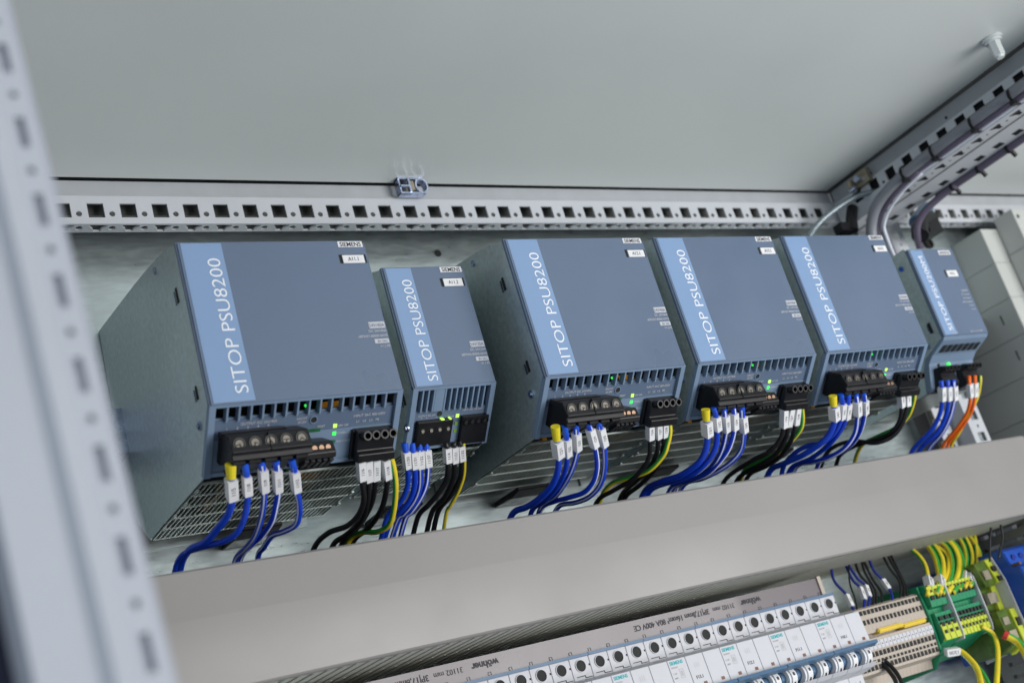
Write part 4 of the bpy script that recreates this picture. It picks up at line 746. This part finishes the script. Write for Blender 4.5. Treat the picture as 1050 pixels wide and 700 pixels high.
for g, ty, tx, pts, r, mk in CABLES:
    k = seen.get((g, ty), 0); seen[(g, ty)] = k + 1
    how = CN[ty] if g < 7 or ty != 'B' else 'dark blue sleeved cable'
    if g >= 7 and ty == 'K': how = 'thin black cable'
    lab = how + ' ' + GP[g] if tot[(g, ty)] == 1 else '%s %s, %s from the left' % (how, GP[g], ORD[k])
    b = BM(); n = 12
    st = {'W': ({0}, {11}, {1})[k % 3], 'G': ({1, 2, 3, 4, 5}, {8, 9, 10, 11})[k % 2]}.get(ty)
    tube(b, pts, r, n, st, 7, twist=0.012 if ty in 'WG' else 0, ph=random.random() * 0.5)
    ms = list(CM[ty])
    if g >= 7 and ty == 'B': ms = ['wnavy']
    o = obj('cable', b, ms, smooth=True); tag(o, lab, 'cable', {10: 'thin black cables', 9: 'cables below the terminals', 8: 'earth cables looping from the duct', 7: 'cables between duct and beige terminals'}.get(g, 'cables plugged into the power supplies'))
    P = [Vector(p) for p in pts]
    if mk is True:
        rr = {'Y': 0.0032, 'K': 0.0021, 'O': 0.0021}.get(ty, 0.0023); d = (P[1] - P[0])
        b = BM(); e0 = 0.0008; rr = 0.0026 if g == 2 and ty in 'BW' else rr; cyl(b, P[0] - d.normalized() * e0, d, rr * (1.12 if ty == 'Y' else 1.05), d.length + e0 - 0.0006, 14, rr * 0.9)
        obj('ferrule', b, {'Y': 'feryellow', 'K': 'wblack', 'O': 'worange'}.get(ty, 'ferblue'), o, smooth=False, bevel=0.0003)
        sleeve(o, P, P[1], P[2], {'Y': 0.0064, 'K': 0.0050}.get(ty, 0.0052), tx, r)
    elif mk == 'm1': i = len(P) - 3; sleeve(o, P, P[i], P[i + 1], 0.0040, tx, r)
    elif mk == 'm2': sleeve(o, P, P[2], P[3], 0.0040, tx, r)
    if g == 9 and k == 3 and ty == 'G':
        d = (P[1] - P[0]).normalized(); b = BM(); cyl(b, P[0] - d * 0.002, d, 0.0042, 0.004, 16); obj('end_sleeve', b, 'red', o)
    if g == 9 and k == 0 and ty == 'G': sleeve(o, P, P[0] - (P[1] - P[0]).normalized() * 0.004, P[1], 0.0066, '12/20', r)
    if g == 8 and k in (0, 1, 8): sleeve(o, P, P[3] - (P[3] - P[2]).normalized() * 0.001, P[3] + (P[3] - P[2]).normalized() * 0.012, 0.0078, '11/PE', r)
    if g == 8 and k in (7,): sleeve(o, P, P[3] - (P[3] - P[2]).normalized() * 0.001, P[3] + (P[3] - P[2]).normalized() * 0.010, 0.0060, '12/PE', r)

# ------------------------------------------------------------------ horizontal cable duct
t = thing('cable_duct', 'long grey cable duct with a smooth cover running under the power supplies', 'cable duct', (0, 0.045, -0.278))
X0, X1 = -0.45, 0.795; ZT, ZB = -0.2022, -0.2780; YD = 0.152
b = BM(); prism(b, [(-0.0012 + 0.0026 * (j / 12) ** 2, 0.0450 - 0.0400 * j / 12) for j in range(13)] + [ (0.0020, 0.0016), (0.0030, 0.0003), (0.0042, 0.0), (0.008, 0.0), (0.008, 0.0012), (0.004, 0.0014), (0.0024, 0.0022), (0.0022, ZT - ZB - 0.002), (0.004, ZT - ZB - 0.0014), (0.004, ZT - ZB), (0.0015, ZT - ZB), (0.0, ZT - ZB - 0.0015)], X0, X1); fix(b); obj('cover', b, 'duct', t)
b = BM(); n = int((X1 - X0) / 0.0100)
for i in range(n):
    x = X0 + 0.0100 * i
    box(b, (x, 0.0100, 0.0006), (x + 0.0066, YD - 0.010, 0.0013))
    box(b, (x + 0.0036, 0.0700, 0.0002), (x + 0.0044, 0.0712, 0.0006))
box(b, (X0, 0.0081, 0.0007), (X1, 0.0140, 0.0021)); box(b, (X0, YD - 0.010, 0.0006), (X1, YD + 0.0025, 0.0020)); obj('slotted_bottom', b, 'ductslot', t)
b = BM(); box(b, (X0, YD + 0.0005, 0.002), (X1, YD + 0.0024, ZT - ZB - 0.004)); obj('duct_base', b, 'ductslot', t)
b = BM(); box(b, (X0, 0.010, 0.022), (X1, YD, 0.050)); tag(obj('shade_fill', b, 'dark', t), 'black filler inside the duct keeping its slots dark')  # black box painting the shade seen between the duct fingers
# upright slotted duct at the right
t = thing('cable_duct', 'dark grey upright cable duct with horizontal fingers at the lower right edge', 'cable duct', (0.800, 0.05, -0.27))
b = BM()
for k in range(18):
    z = -0.0125 * k
    box(b, (0, 0.0, z - 0.0088), (0.0018, 0.120, z)); box(b, (-0.0006, 0.0, z - 0.0088), (0.0018, 0.010, z - 0.0003))
box(b, (0, 0.120, -0.25), (0.0018, 0.133, 0.0)); obj('slotted_side', b, 'vduct', t)
b = BM(); box(b, (0.0, -0.003, -0.25), (0.07, -0.0005, 0.0)); obj('cover', b, 'vduct', t)
b = BM(); box(b, (0.0685, 0, -0.25), (0.07, 0.133, 0.0)); obj('duct_base', b, 'vduct', t)

# ------------------------------------------------------------------ busbar cover and circuit breakers
t = thing('busbar_cover', 'long mauve busbar cover with upside down black print above the circuit breakers', 'busbar cover', (0, 0.102, -0.2855))
b = BM(); box(b, (0.02, 0, -0.0165), (0.5120, 0.004, 0.0)); box(b, (0.02, 0.004, -0.002), (0.512, 0.08, 0.0)); cv = obj('strip', b, 'bus', t, bevel=0.0004)
b = BM(); box(b, (0.5124, -0.0015, -0.0165), (0.5165, 0.02, 0.0010)); obj('end_cap', b, 'beige', t, bevel=0.0004)
def flip_text(bm, s, size, x, z, sq=1.0, bold=0.0): join(bm, text_bm(s, size, lambda q: (x - q[0], -0.0002 - q[2], z - q[1]), 'LEFT', sq, bold))
b = BM(); flip_text(b, 'wöhner', 0.0072, 0.4420, -0.0040, 1.0, 0.00022); flip_text(b, '31102 mm', 0.0056, 0.4120, -0.0044); flip_text(b, '3P|17,8mm 16mm² 80A 400V CE', 0.0062, 0.3840, -0.0044, 0.95, 0.0001)
flip_text(b, 'wöhner', 0.0072, 0.1780, -0.0040, 1.0, 0.00022); flip_text(b, '31102 mm', 0.0056, 0.1480, -0.0044); flip_text(b, '3P|17,8mm 16mm² 80A 400V CE', 0.0062, 0.1200, -0.0044, 0.95, 0.0001)
for i in range(27): flip_text(b, ('L3', 'L2', 'L1')[i % 3], 0.0036, 0.5119 - 0.018 * i, -0.0123)
obj('lettering', b, 'ink', cv)
MX = 0.5239
def breaker(x1, num, label, lab=True):
    """three pole breaker: x1 is its right side"""
    t = thing('circuit_breaker', label, 'circuit breaker', (x1 - 0.054, 0.10, -0.302), 'three-pole circuit breakers in a row')
    W = 0.054; z0 = -0.302
    side = [(0.0, -0.0010), (0.0, -0.0176), (-0.0210, -0.0210), (-0.0225, -0.0462), (-0.0235, -0.0480), (-0.0080, -0.0500), (-0.0080, -0.0630), (-0.0215, -0.0640), (-0.0180, -0.0670), (0.0, -0.0710), (0.0, -0.0900), (0.060, -0.0900), (0.060, -0.0010)]
    b = BM()
    for i in range(3): prism(b, side, 0.018 * i + 0.00018, 0.018 * (i + 1) - 0.00018)
    fix(b); bd = obj('housing', b, 'mcb', t, bevel=0.0003)
    b = BM(); box(b, (0.0002, -0.0012, -0.0010), (W - 0.0002, 0.004, 0.0012)); obj('top_edge', b, 'mcbblue', t)
    b = BM(); b2 = BM(); b3 = BM()
    for i in range(3):
        x = 0.018 * i + 0.009
        cyl(b, (x, 0.0002, -0.0074), (0, -1, 0), 0.0043, 0.0003, 20); ring(b2, (x, 0, -0.0074), (0, -1, 0), 0.0043, 0.0048, 0.0007, 20)
        box(b3, (x - 0.0006, -0.0006, -0.0070 - 0.0142), (x + 0.0062, 0.0, -0.0148)) if False else None
        box(b3, (x + 0.0075, -0.0003, -0.0084), (x + 0.0086, 0.0001, -0.0070)); box(b3, (x - 0.006, -0.0003, -0.0152), (x + 0.0015, 0.0001, -0.0147)); box(b3, (x + 0.0015, -0.0003, -0.0168), (x + 0.0020, 0.0001, -0.0147)); box(b3, (x + 0.0020, -0.0003, -0.0168), (x + 0.008, 0.0001, -0.0163))
    parts('screw_hole', b, 'dark', bd); parts('hole_rim', b2, 'mcb', bd); obj('seam', b3, 'dark', bd)
    # blue handle bridge and toggles
    b = BM(); prism(b, [(-0.0238, -0.0482), (-0.0300, -0.0470), (-0.0310, -0.0496), (-0.0240, -0.0520)], 0.0003, W - 0.0003); fix(b); obj('handle_bridge', b, 'mcbblue', t, bevel=0.0003)
    b = BM(); prism(b, [(-0.0085 - 0.010 * math.sin(a), -0.0565 + 0.0062 * math.cos(a)) for a in [math.pi * j / 10 for j in range(11)]] + [(0.0, -0.0627), (0.0, -0.0503)], 0.0009, W - 0.0009); fix(b); obj('rocker_drum', b, 'mcbblue', t)
    for i in range(3):
        x = 0.018 * i + 0.009; cy, cz = -0.0080, -0.0570
        ro = [(cy - 0.0155 * math.sin(a), cz + 0.0105 * math.cos(a)) for a in [math.pi * (0.12 + 0.84 * j / 12) for j in range(13)]]
        ri = [(cy - 0.0095 * math.sin(a), cz + 0.0065 * math.cos(a)) for a in [math.pi * (0.12 + 0.84 * j / 12) for j in range(13)]]
        b = BM(); prism(b, ro + ri[::-1], x - 0.0012, x + 0.0042); prism(b, [(y + 0.0012, z) for y, z in ro] + ri[::-1], x - 0.0036, x - 0.0014); fix(b)
        tg = obj('toggle', b, 'white', t)
        b = BM()
        for a in (0.45, 0.68):
            A_ = math.pi * a; c = Vector((x + 0.0015, cy - 0.0156 * math.sin(A_), cz + 0.01055 * math.cos(A_))); nn = Vector((0, -math.sin(A_), math.cos(A_))); tt = Vector((0, -math.cos(A_), -math.sin(A_)))
            b.faces.new([b.verts.new(c + nn * 0.0001 + Vector((sx * 0.0010, 0, 0)) + tt * sy * 0.0013) for sx, sy in ((-1, -1), (1, -1), (1, 1), (-1, 1))])
        obj('mark', b, 'ink', tg)
    # print on the white face (in its own tilted plane)
    F0 = Vector((0, -0.0210, -0.0210)); dv = (Vector((0, -0.0225, -0.0462)) - F0).normalized(); nv = Vector((0, dv.z, -dv.y)); nv = -nv if nv.y > 0 else nv
    FT = lambda x, v, e=0.00012: Vector((x, 0, 0)) + F0 + dv * v + nv * e
    def ft(bm, s, size, x, v, sq=1.0, bold=0): join(bm, text_bm(s, size, lambda q: FT(x + q[0], v - q[1], 0.0001 + q[2]), 'LEFT', sq, bold))
    b = BM(); ft(b, 'SIEMENS', 0.0037, 0.0016, 0.0040, 0.95, 0.00008); obj('maker_lettering', b, 'teal', bd)
    b = BM(); ft(b, '5SY6310', 0.0018, 0.0018, 0.0068); ft(b, 'C10', 0.0022, 0.0018, 0.0115); ft(b, '400V', 0.0018, 0.0018, 0.0148)
    for q in (FT(0.0080, 0.0090), FT(0.0095, 0.0100)): pass
    for (xa, xb, va, vb) in ((0.0085, 0.0125, 0.0080, 0.0084), (0.0085, 0.0125, 0.0146, 0.0150), (0.0085, 0.0089, 0.0080, 0.0150), (0.0121, 0.0125, 0.0080, 0.0150), (0.0097, 0.0113, 0.0095, 0.0135)):
        b.faces.new([b.verts.new(FT(*q)) for q in ((xa, va), (xb, va), (xb, vb), (xa, vb))])
    for xx in (0.0245, 0.0265, 0.0285):
        b.faces.new([b.verts.new(FT(*q)) for q in ((xx, 0.006), (xx + 0.0003, 0.006), (xx + 0.0003, 0.010), (xx, 0.010))])
    obj('rating_lettering', b, 'grey_ink', bd)
    b = BM(); ft(b, num, 0.0036, 0.0222, 0.0185, 0.95, 0.00005); obj('number_lettering', b, 'ink', bd)
    b = BM()
    for i in range(3): b.faces.new([b.verts.new(FT(*q)) for q in ((0.018 * i + 0.0095, 0.0215), (0.018 * i + 0.0130, 0.0215), (0.018 * i + 0.0130, 0.0240), (0.018 * i + 0.0095, 0.0240))])
    parts('indicator_window', b, 'brown', bd)
    # terminal section at the foot
    b = BM()
    for i in range(3): box(b, (0.018 * i + 0.006, -0.0006, -0.0800), (0.018 * i + 0.0072, -0.0001, -0.0760)); box(b, (0.018 * i + 0.012, -0.0006, -0.0790), (0.018 * i + 0.0126, -0.0001, -0.0755))
    obj('foot_seam', b, 'grey_ink', bd)
    return t
BN = ['F10.1', 'F11.1', 'F12.1', 'F13.1', 'F14.1', 'F15.1', 'F16.1', 'F17.1']
BL = ['white three-pole breaker at the right end of its row next to the beige terminals', 'white three-pole breaker second from the beige terminals', 'white three-pole breaker third from the beige terminals',
      'white three-pole breaker fourth from the beige terminals, under the print', 'white three-pole breaker fifth from the beige terminals', 'white three-pole breaker sixth from the beige terminals, toggles cut off',
      'white three-pole breaker seventh from the beige terminals, only its screw holes showing', 'white three-pole breaker eighth from the beige terminals, just entering at the picture bottom']
for i in range(8): breaker(MX - 0.054 * i, BN[i], BL[i])

# ------------------------------------------------------------------ terminals
TY = 0.115
def beige_terminal(label):
    t = thing('terminal_block', label, 'terminal block', (0, TY, -0.318), 'beige terminal blocks clipped side by side')
    w = 0.00512; pro = [(0.055, 0.0), (0.004, 0.0), (0.0, -0.0020), (-0.001, -0.0240), (0.006, -0.0250), (0.006, -0.0280), (-0.002, -0.0285), (-0.002, -0.0390), (0.000, -0.0575), (0.012, -0.0605), (0.014, -0.0680), (0.055, -0.0680)]
    b = BM(); prism(b, pro, 0.00008, w); fix(b); h = obj('housing', b, 'beige', t)
    b = BM(); c = w / 2
    for (z, y, hh, ww) in ((-0.0055, -0.0004, 0.0020, 0.0017), (-0.0140, -0.0008, 0.0022, 0.0014), (-0.0420, -0.0020, 0.0022, 0.0016), (-0.0480, -0.0014, 0.0013, 0.0013), (-0.0530, -0.0008, 0.0022, 0.0016)):
        box(b, (c - ww, y - 0.0003, z - hh), (c + ww, y + 0.0010, z + hh))
    parts('clamp_opening', b, 'dark', h)
    b = BM(); box(b, (0.0003, -0.0030, -0.0382), (w - 0.0002, -0.0021, -0.0310)); mk = obj('marker', b, 'mcb', t)
    b = BM(); box(b, (0.0018, -0.0031, -0.0352), (0.0034, -0.0030, -0.0343)); obj('number', b, 'ink', mk)
    return t
bt = beige_terminal('slim beige terminal block, one of the identical row right of the breakers')
bt.location.x = 0.5300
for i in range(1, 22): q = copy_tree(bt); q.location.x = 0.5300 + 0.0052 * i
for k, (xa, xb) in enumerate(((0.574, 0.608), (0.607, 0.6395))):
    b = BM(); prism(b, [(-0.0035, -0.3440), (0.006, -0.3440), (0.006, -0.3395 + 0.0), (-0.0035, -0.3400)], xa, xb, T=lambda p: Vector((p[0], p[1] + TY - 0.001, p[2] + (-0.0015 if k else 0.0))))
    fix(b); tag(obj('jumper_bar', b, 'jumper', bevel=0.0012, seg=3), ('yellow jumper bar in the left half of the beige terminals', 'yellow jumper bar in the right half of the beige terminals, beside the green block')[k], 'jumper bar', 'yellow jumper bars')
def earth_terminal(w, label, group, top='yellow'):
    t = thing('terminal_block', label, 'terminal block', (0, TY - 0.008, -0.313), group)
    pro = [(0.055, 0.0), (0.006, 0.0), (0.0, -0.0030), (-0.001, -0.0110), (0.0, -0.0215), (0.008, -0.0230), (0.008, -0.0270), (0.0, -0.0275), (-0.001, -0.0500), (0.004, -0.0545), (0.030, -0.0640), (0.055, -0.0700)]
    b = BM(); prism(b, pro, 0.0001, w); fix(b); h = obj('housing', b, 'green', t)
    b = BM(); box(b, (0.0004, -0.0016, -0.0110), (w - 0.0003, 0.002, -0.0030)); box(b, (0.0004, -0.0018, -0.0530), (w - 0.0003, 0.002, -0.0385)); obj('clamp_cover', b, 'yellow', t)
    b = BM(); c = w / 2 + 0.0001; ww = w * 0.30
    for z in (-0.0135, -0.0330, -0.0385): box(b, (c - ww, -0.0022, z - 0.0020), (c + ww, 0.0, z + 0.0020))
    for z in (-0.0455, ): box(b, (c - ww * 0.9, -0.0022, z - 0.0016), (c + ww * 0.9, 0.0, z + 0.0016))
    box(b, (c - ww, -0.0020, -0.0085), (c + ww, 0.0, -0.0060))
    parts('clamp_opening', b, 'dark', h); return t
b = BM(); prism(b, [(0.0550, 0.004), (-0.004, -0.001), (-0.006, -0.030), (-0.004, -0.060), (0.010, -0.0760), (0.055, -0.080)], 0, 0.0022); fix(b)
e = obj('end_plate', b, 'green', bevel=0.0006); e.location = (0.6450, TY + 0.002, -0.3120); tag(e, 'dark green end plate closing the beige terminals', 'end plate')
e1 = earth_terminal(0.0078, 'wide green and yellow earth terminal, one of the three next to the beige block', 'wide earth terminals'); e1.location.x = 0.6480
for i in (1, 2): q = copy_tree(e1); q.location.x = 0.6480 + 0.0080 * i
e2 = earth_terminal(0.0050, 'slim green and yellow earth terminal between the two divider plates', 'slim earth terminals'); e2.location.x = 0.6745
for i in range(1, 8): q = copy_tree(e2); q.location.x = 0.6745 + 0.0051 * i
for x, lb in ((0.6722, 'white divider plate between wide and slim earth terminals'), (0.7158, 'white divider plate right of the slim earth terminals')):
    b = BM(); prism(b, [(0.050, 0.002), (-0.001, 0.000), (-0.0036, -0.004), (-0.0036, -0.050), (-0.002, -0.0560), (0.05, -0.060)], 0, 0.0014); fix(b)
    e = obj('divider_plate', b, 'mcb', bevel=0.0003); e.location = (x, TY - 0.008, -0.3130); tag(e, lb, 'divider plate')
t = thing('earth_distributor', 'translucent yellow-green earth distribution block beside the blue device', 'distribution block', (0.7185, 0.100, -0.308))
b = BM(); prism(b, [(0.05, 0.0), (0.0, 0.002), (-0.004, -0.022), (0.008, -0.024), (0.008, -0.044), (-0.004, -0.046), (-0.006, -0.078), (0.012, -0.086), (0.05, -0.086)], 0, 0.0160); fix(b); obj('housing', b, 'lime', t, bevel=0.0006)
b = BM(); prism(b, [(0.02, 0.001), (-0.001, 0.003), (-0.0065, -0.020), (0.004, -0.0225), (0.004, -0.0455), (-0.0065, -0.0470), (-0.0085, -0.080), (0.012, -0.088)], 0.0165, 0.0245); fix(b); obj('yellow_face', b, 'yellow', t, bevel=0.0006)
b = BM(); cyl(b, (0.0205, 0.0, -0.008), (0, -1, 0.15), 0.0030, 0.0055, 16); box(b, (0.0180, -0.0080, -0.0200), (0.0228, 0, -0.0150)); box(b, (0.0180, -0.0090, -0.0640), (0.0228, 0, -0.0560)); parts('clamp_opening', b, 'dark', t)
b = BM(); box(b, (0.0022, -0.0060, -0.060), (0.0106, 0.0, -0.0530)); box(b, (0.001, -0.001, -0.038), (0.0145, 0.009, -0.028)); box(b, (0.0030, -0.0046, -0.0160), (0.0120, 0.0, -0.0070)); box(b, (0.0022, -0.0075, -0.0740), (0.0126, 0.0, -0.0660)); parts('inner_part', b, 'brass', t)
b = BM(); prism(b, [(0.05, 0.004), (-0.003, 0.004), (-0.0085, -0.020), (-0.0105, -0.082), (0.05, -0.090)], 0.0250, 0.0268); fix(b); obj('side_plate', b, 'mcb', t, bevel=0.0003)
# blue device
t = thing('surge_device', 'bright blue device with a pale window at the lower right corner', 'relay module', (0.7465, 0.090, -0.300))
b = BM(); prism(b, [(0.09, 0.0), (0.0, 0.0), (-0.006, -0.004), (-0.008, -0.018), (-0.018, -0.022), (-0.020, -0.066), (-0.008, -0.070), (-0.006, -0.095), (0.09, -0.095)], 0, 0.07); fix(b); bo = obj('housing', b, 'relay', t, bevel=0.001, seg=2)
b = BM(); box(b, (0.007, -0.0212, -0.056), (0.050, -0.019, -0.026)); obj('window', b, 'relaywin', t, bevel=0.0015, seg=2)
b = BM()
for i in range(4): cyl(b, (0.010 + 0.012 * i, -0.004, -0.010), (0, -1, -0.2), 0.0030, 0.0042, 14)
parts('clamp_opening', b, 'wnavy', t)
b = BM()
for i in range(3): cyl(b, (0.0022, -0.008 - 0.004 * (i > 0), -0.018 - 0.016 * i), (0, -1, 0), 0.0016, 0.010, 10)
parts('pin', b, 'copper', t)
b = BM(); join(b, text_bm('K15.1', 0.0045, lambda q: (0.028 + q[0], -0.0214 - q[2], -0.0275 + q[1]))) ; obj('lettering', b, 'print', t)
# DIN rail of the lower row
b = BM(); box(b, (0.02, 0.165, -0.362), (0.85, 0.184, -0.327)); tag(obj('din_rail', b, 'brass'), 'lower mounting rail carrying breakers and terminals', 'din rail')

# ------------------------------------------------------------------ beige modules at the right
t = thing('module_column', 'tall beige-grey enclosure with stacked snap-on sections at the right edge', 'enclosure', (1.0246, 0.139, 0.0812))
for k in range(8):
    z1 = -0.0465 * k; b = BM(); box(b, (0, 0, z1 - 0.0459), (0.20, 0.150, z1)); sct = obj('section', b, 'module', t, bevel=0.0008, seg=2)
    if k in (2, 3, 4):
        b = BM(); box(b, (-0.0003, 0.022, z1 - 0.026), (0.0004, 0.0236, z1 - 0.014)); obj('slot', b, 'dark', sct)
t = thing('front_module', 'beige-grey module with a dark seam and screws standing proud at the upper right edge', 'enclosure', (1.0560, 0.110, 0.0890))
b = BM(); box(b, (0, 0, -0.26), (0.2, 0.0275, -0.0465)); box(b, (0.0012, 0.0, -0.0455), (0.2, 0.0275, 0.004)); obj('housing', b, 'module', t, bevel=0.001, seg=2)
b = BM(); cyl(b, (0.0085, 0.0002, -0.006), (0, -1, 0), 0.0026, 0.0006, 12); cyl(b, (0.020, 0.0002, -0.028), (0, -1, 0), 0.0045, 0.0006, 14); parts('screw_hole', b, 'dark', t)

# ------------------------------------------------------------------ cables strapped to the beam
def run(name, pts, r, m, label, cat='cable', grp=None):
    b = BM(); tube(b, pts, r, 16, sub=8); o = obj(name, b, m, smooth=True); return tag(o, label, cat, grp)
run('conduit', [(0.787, -0.9, 0.1000), (0.787, -0.30, 0.1000), (0.787, -0.10, 0.1000), (0.787, -0.03, 0.0998), (0.7865, 0.03, 0.0975), (0.785, 0.065, 0.0925), (0.784, 0.090, 0.084), (0.787, 0.108, 0.070), (0.789, 0.116, 0.050), (0.790, 0.120, 0.0), (0.790, 0.122, -0.1)], 0.0060, 'conduit', 'thick grey cable strapped along the roof beam, bending down at the corner', 'cable', 'cables on the beam')
run('cable', [(0.7895, -0.9, 0.0922), (0.7895, -0.05, 0.0922), (0.789, 0.03, 0.0908), (0.789, 0.07, 0.084), (0.793, 0.098, 0.074), (0.797, 0.112, 0.055), (0.799, 0.114, 0.0), (0.799, 0.116, -0.1)], 0.0027, 'purple', 'purple cable strapped under the thick grey one on the beam', 'cable', 'cables on the beam')
run('cable', [(0.7925, -0.9, 0.0895), (0.7925, -0.05, 0.0895), (0.792, 0.03, 0.0880), (0.792, 0.07, 0.0800), (0.795, 0.096, 0.068), (0.7985, 0.104, 0.050), (0.7995, 0.105, -0.02)], 0.0017, 'wwhite', 'white cable lowest in the bundle on the beam', 'cable', 'cables on the beam')
run('cable', [(0.8530, -0.9, 0.0800), (0.853, -0.02, 0.0800), (0.853, 0.035, 0.0795), (0.850, 0.060, 0.0770), (0.8440, 0.084, 0.0690), (0.846, 0.100, 0.055), (0.866, 0.118, 0.035), (0.870, 0.122, -0.03)], 0.0040, 'purple', 'single purple cable strapped under the right lower flange of the beam', 'cable', 'cables on the beam')
for i, (y, wh) in enumerate(((-0.101, 'nearest the picture edge'), (-0.052, 'second from the picture edge'), (0.001, 'third from the picture edge'), (0.043, 'nearest the rear corner'))):
    b = BM(); ring(b, (0.7885, y - 0.0014, 0.0963), (0, 1, 0), 0.0085, 0.0097, 0.0030, 24); box(b, (0.7790, y - 0.0025, 0.0860), (0.7850, y + 0.0025, 0.0905))
    tag(obj('cable_tie', b, 'black', bevel=0.0003), 'black cable tie round the beam bundle, ' + wh, 'cable tie', 'black cable ties')
for i, (y, wh) in enumerate(((-0.036, 'close to the picture edge'), (0.004, 'midway along it'), (0.040, 'close to the rear corner'))):
    b = BM(); ring(b, (0.853, y - 0.0015, 0.0800), (0, 1, 0), 0.0040, 0.0052, 0.0030, 18); cyl(b, (0.857, y, 0.0765), (0.6, 0, -0.8), 0.0024, 0.006, 10)
    tag(obj('cable_tie', b, 'black'), 'black cable tie round the single purple cable, ' + wh, 'cable tie', 'black cable ties')
# rear corner hardware
t = thing('corner_bracket', 'yellow-brown steel bracket in the rear corner of the beam', 'bracket', (0.80, 0.10, 0.12))
b = BM(); box(b, (-0.012, -0.012, -0.004), (-0.005, 0.010, 0.012)); box(b, (-0.022, 0.006, -0.004), (-0.005, 0.010, 0.006)); obj('plate', b, 'brass', t, bevel=0.0008)
b = BM(); cyl(b, (-0.012, 0.000, 0.004), (-1, 0, 0), 0.0042, 0.006, 6); cyl(b, (-0.018, 0.012, -0.004), (0, -1, 0), 0.003, 0.008, 6); parts('bolt', b, 'zinc', t)
b = BM(); tube(b, [(0.722, 0.142, 0.0740), (0.734, 0.137, 0.0845), (0.748, 0.130, 0.0935), (0.768, 0.120, 0.1025), (0.786, 0.108, 0.1075), (0.802, 0.096, 0.1065)], 0.0050, 16, sx=0.62, sub=8)
tag(obj('earthing_strap', b, 'strap', smooth=True), 'flat pale braided strap arching into the rear corner', 'earthing strap')
b = BM(); tube(b, [(0.7690, 0.120, 0.070), (0.7750, 0.120, 0.085), (0.7840, 0.120, 0.0985)], 0.0065, 10, sub=4); box(b, (0.752, 0.118, 0.0700), (0.776, 0.130, 0.0800)); tag(obj('connector_boot', b, 'black', bevel=0.0008), 'black connector boot under the pale strap', 'connector')
b = BM(); box(b, (0.690, 0.120, 0.0540), (0.786, 0.150, 0.0640)); tag(obj('cable_loop_bracket', b, 'black', bevel=0.002, seg=2), 'flat black bracket just above the fifth power supply', 'bracket')
b = BM(); cyl(b, (0.868, 0.110, 0.075), Vector((0.062, 0.02, 0.032)), 0.0085, 0.062, 18); tag(obj('cable_sleeve', b, 'mcbblue', smooth=False, bevel=0.0025, seg=3), 'teal-grey round sleeve beside the post top, in the right bay', 'cable sleeve')
b = BM(); tube(b, [(0.850, 0.100, 0.052), (0.862, 0.104, 0.066), (0.880, 0.108, 0.076), (0.898, 0.112, 0.081)], 0.0095, 12, sub=6); box(b, (0.872, 0.10, 0.058), (0.895, 0.12, 0.075)); tag(obj('connector_boot', b, 'black', smooth=False), 'black connector below the teal-grey sleeve in the right bay', 'connector')
# clip on the rear rail and bolt in the roof
t = thing('cage_clip', 'shiny zinc cage clip on the rear rail', 'clip', (0.2465, 0.1440, 0.1310)); t.scale = (1.0, 1.1, 1.25)
b = BM(); box(b, (-0.0150, -0.0030, -0.0065), (-0.0135, 0.0040, 0.0062)); box(b, (-0.0150, -0.0035, 0.0046), (0.0100, 0.0035, 0.0060)); box(b, (-0.0150, -0.0035, -0.0070), (0.0100, 0.0035, -0.0058)); 
ring(b, (0.0075, -0.0036, -0.0005), (0, 1, 0), 0.0050, 0.0066, 0.0070, 20); box(b, (-0.0060, -0.0045, -0.006), (-0.0042, -0.0030, 0.005)); box(b, (-0.0140, -0.0045, -0.0020), (-0.006, -0.0030, -0.0004)); obj('cage', b, 'zinc', t, bevel=0.0003)
b = BM(); box(b, (-0.0040, -0.0030, -0.0040), (0.0004, 0.0020, 0.0035)); obj('nut', b, 'brass', t, bevel=0.0004)
t = thing('roof_bolt', 'light grey hexagonal bolt hanging from the roof at the upper right', 'bolt', (0.7430, -0.1300, ZR - 0.0002))
b = BM(); cyl(b, (0, 0, 0), (0, 0, -1), 0.0098, 0.0024, 28); cyl(b, (0, 0, -0.0024), (0, 0, -1), 0.0082, 0.0022, 24, 0.0078); obj('washer', b, 'boltp', t, bevel=0.0003)
b = BM(); cyl(b, (0, 0, -0.0046), (0, 0, -1), 0.0060, 0.0150, 6, 0.0055); cyl(b, (0, 0, -0.0196), (0, 0, -1), 0.0045, 0.0022, 12, 0.0036); obj('hex_head', b, 'boltp', t, bevel=0.0005)
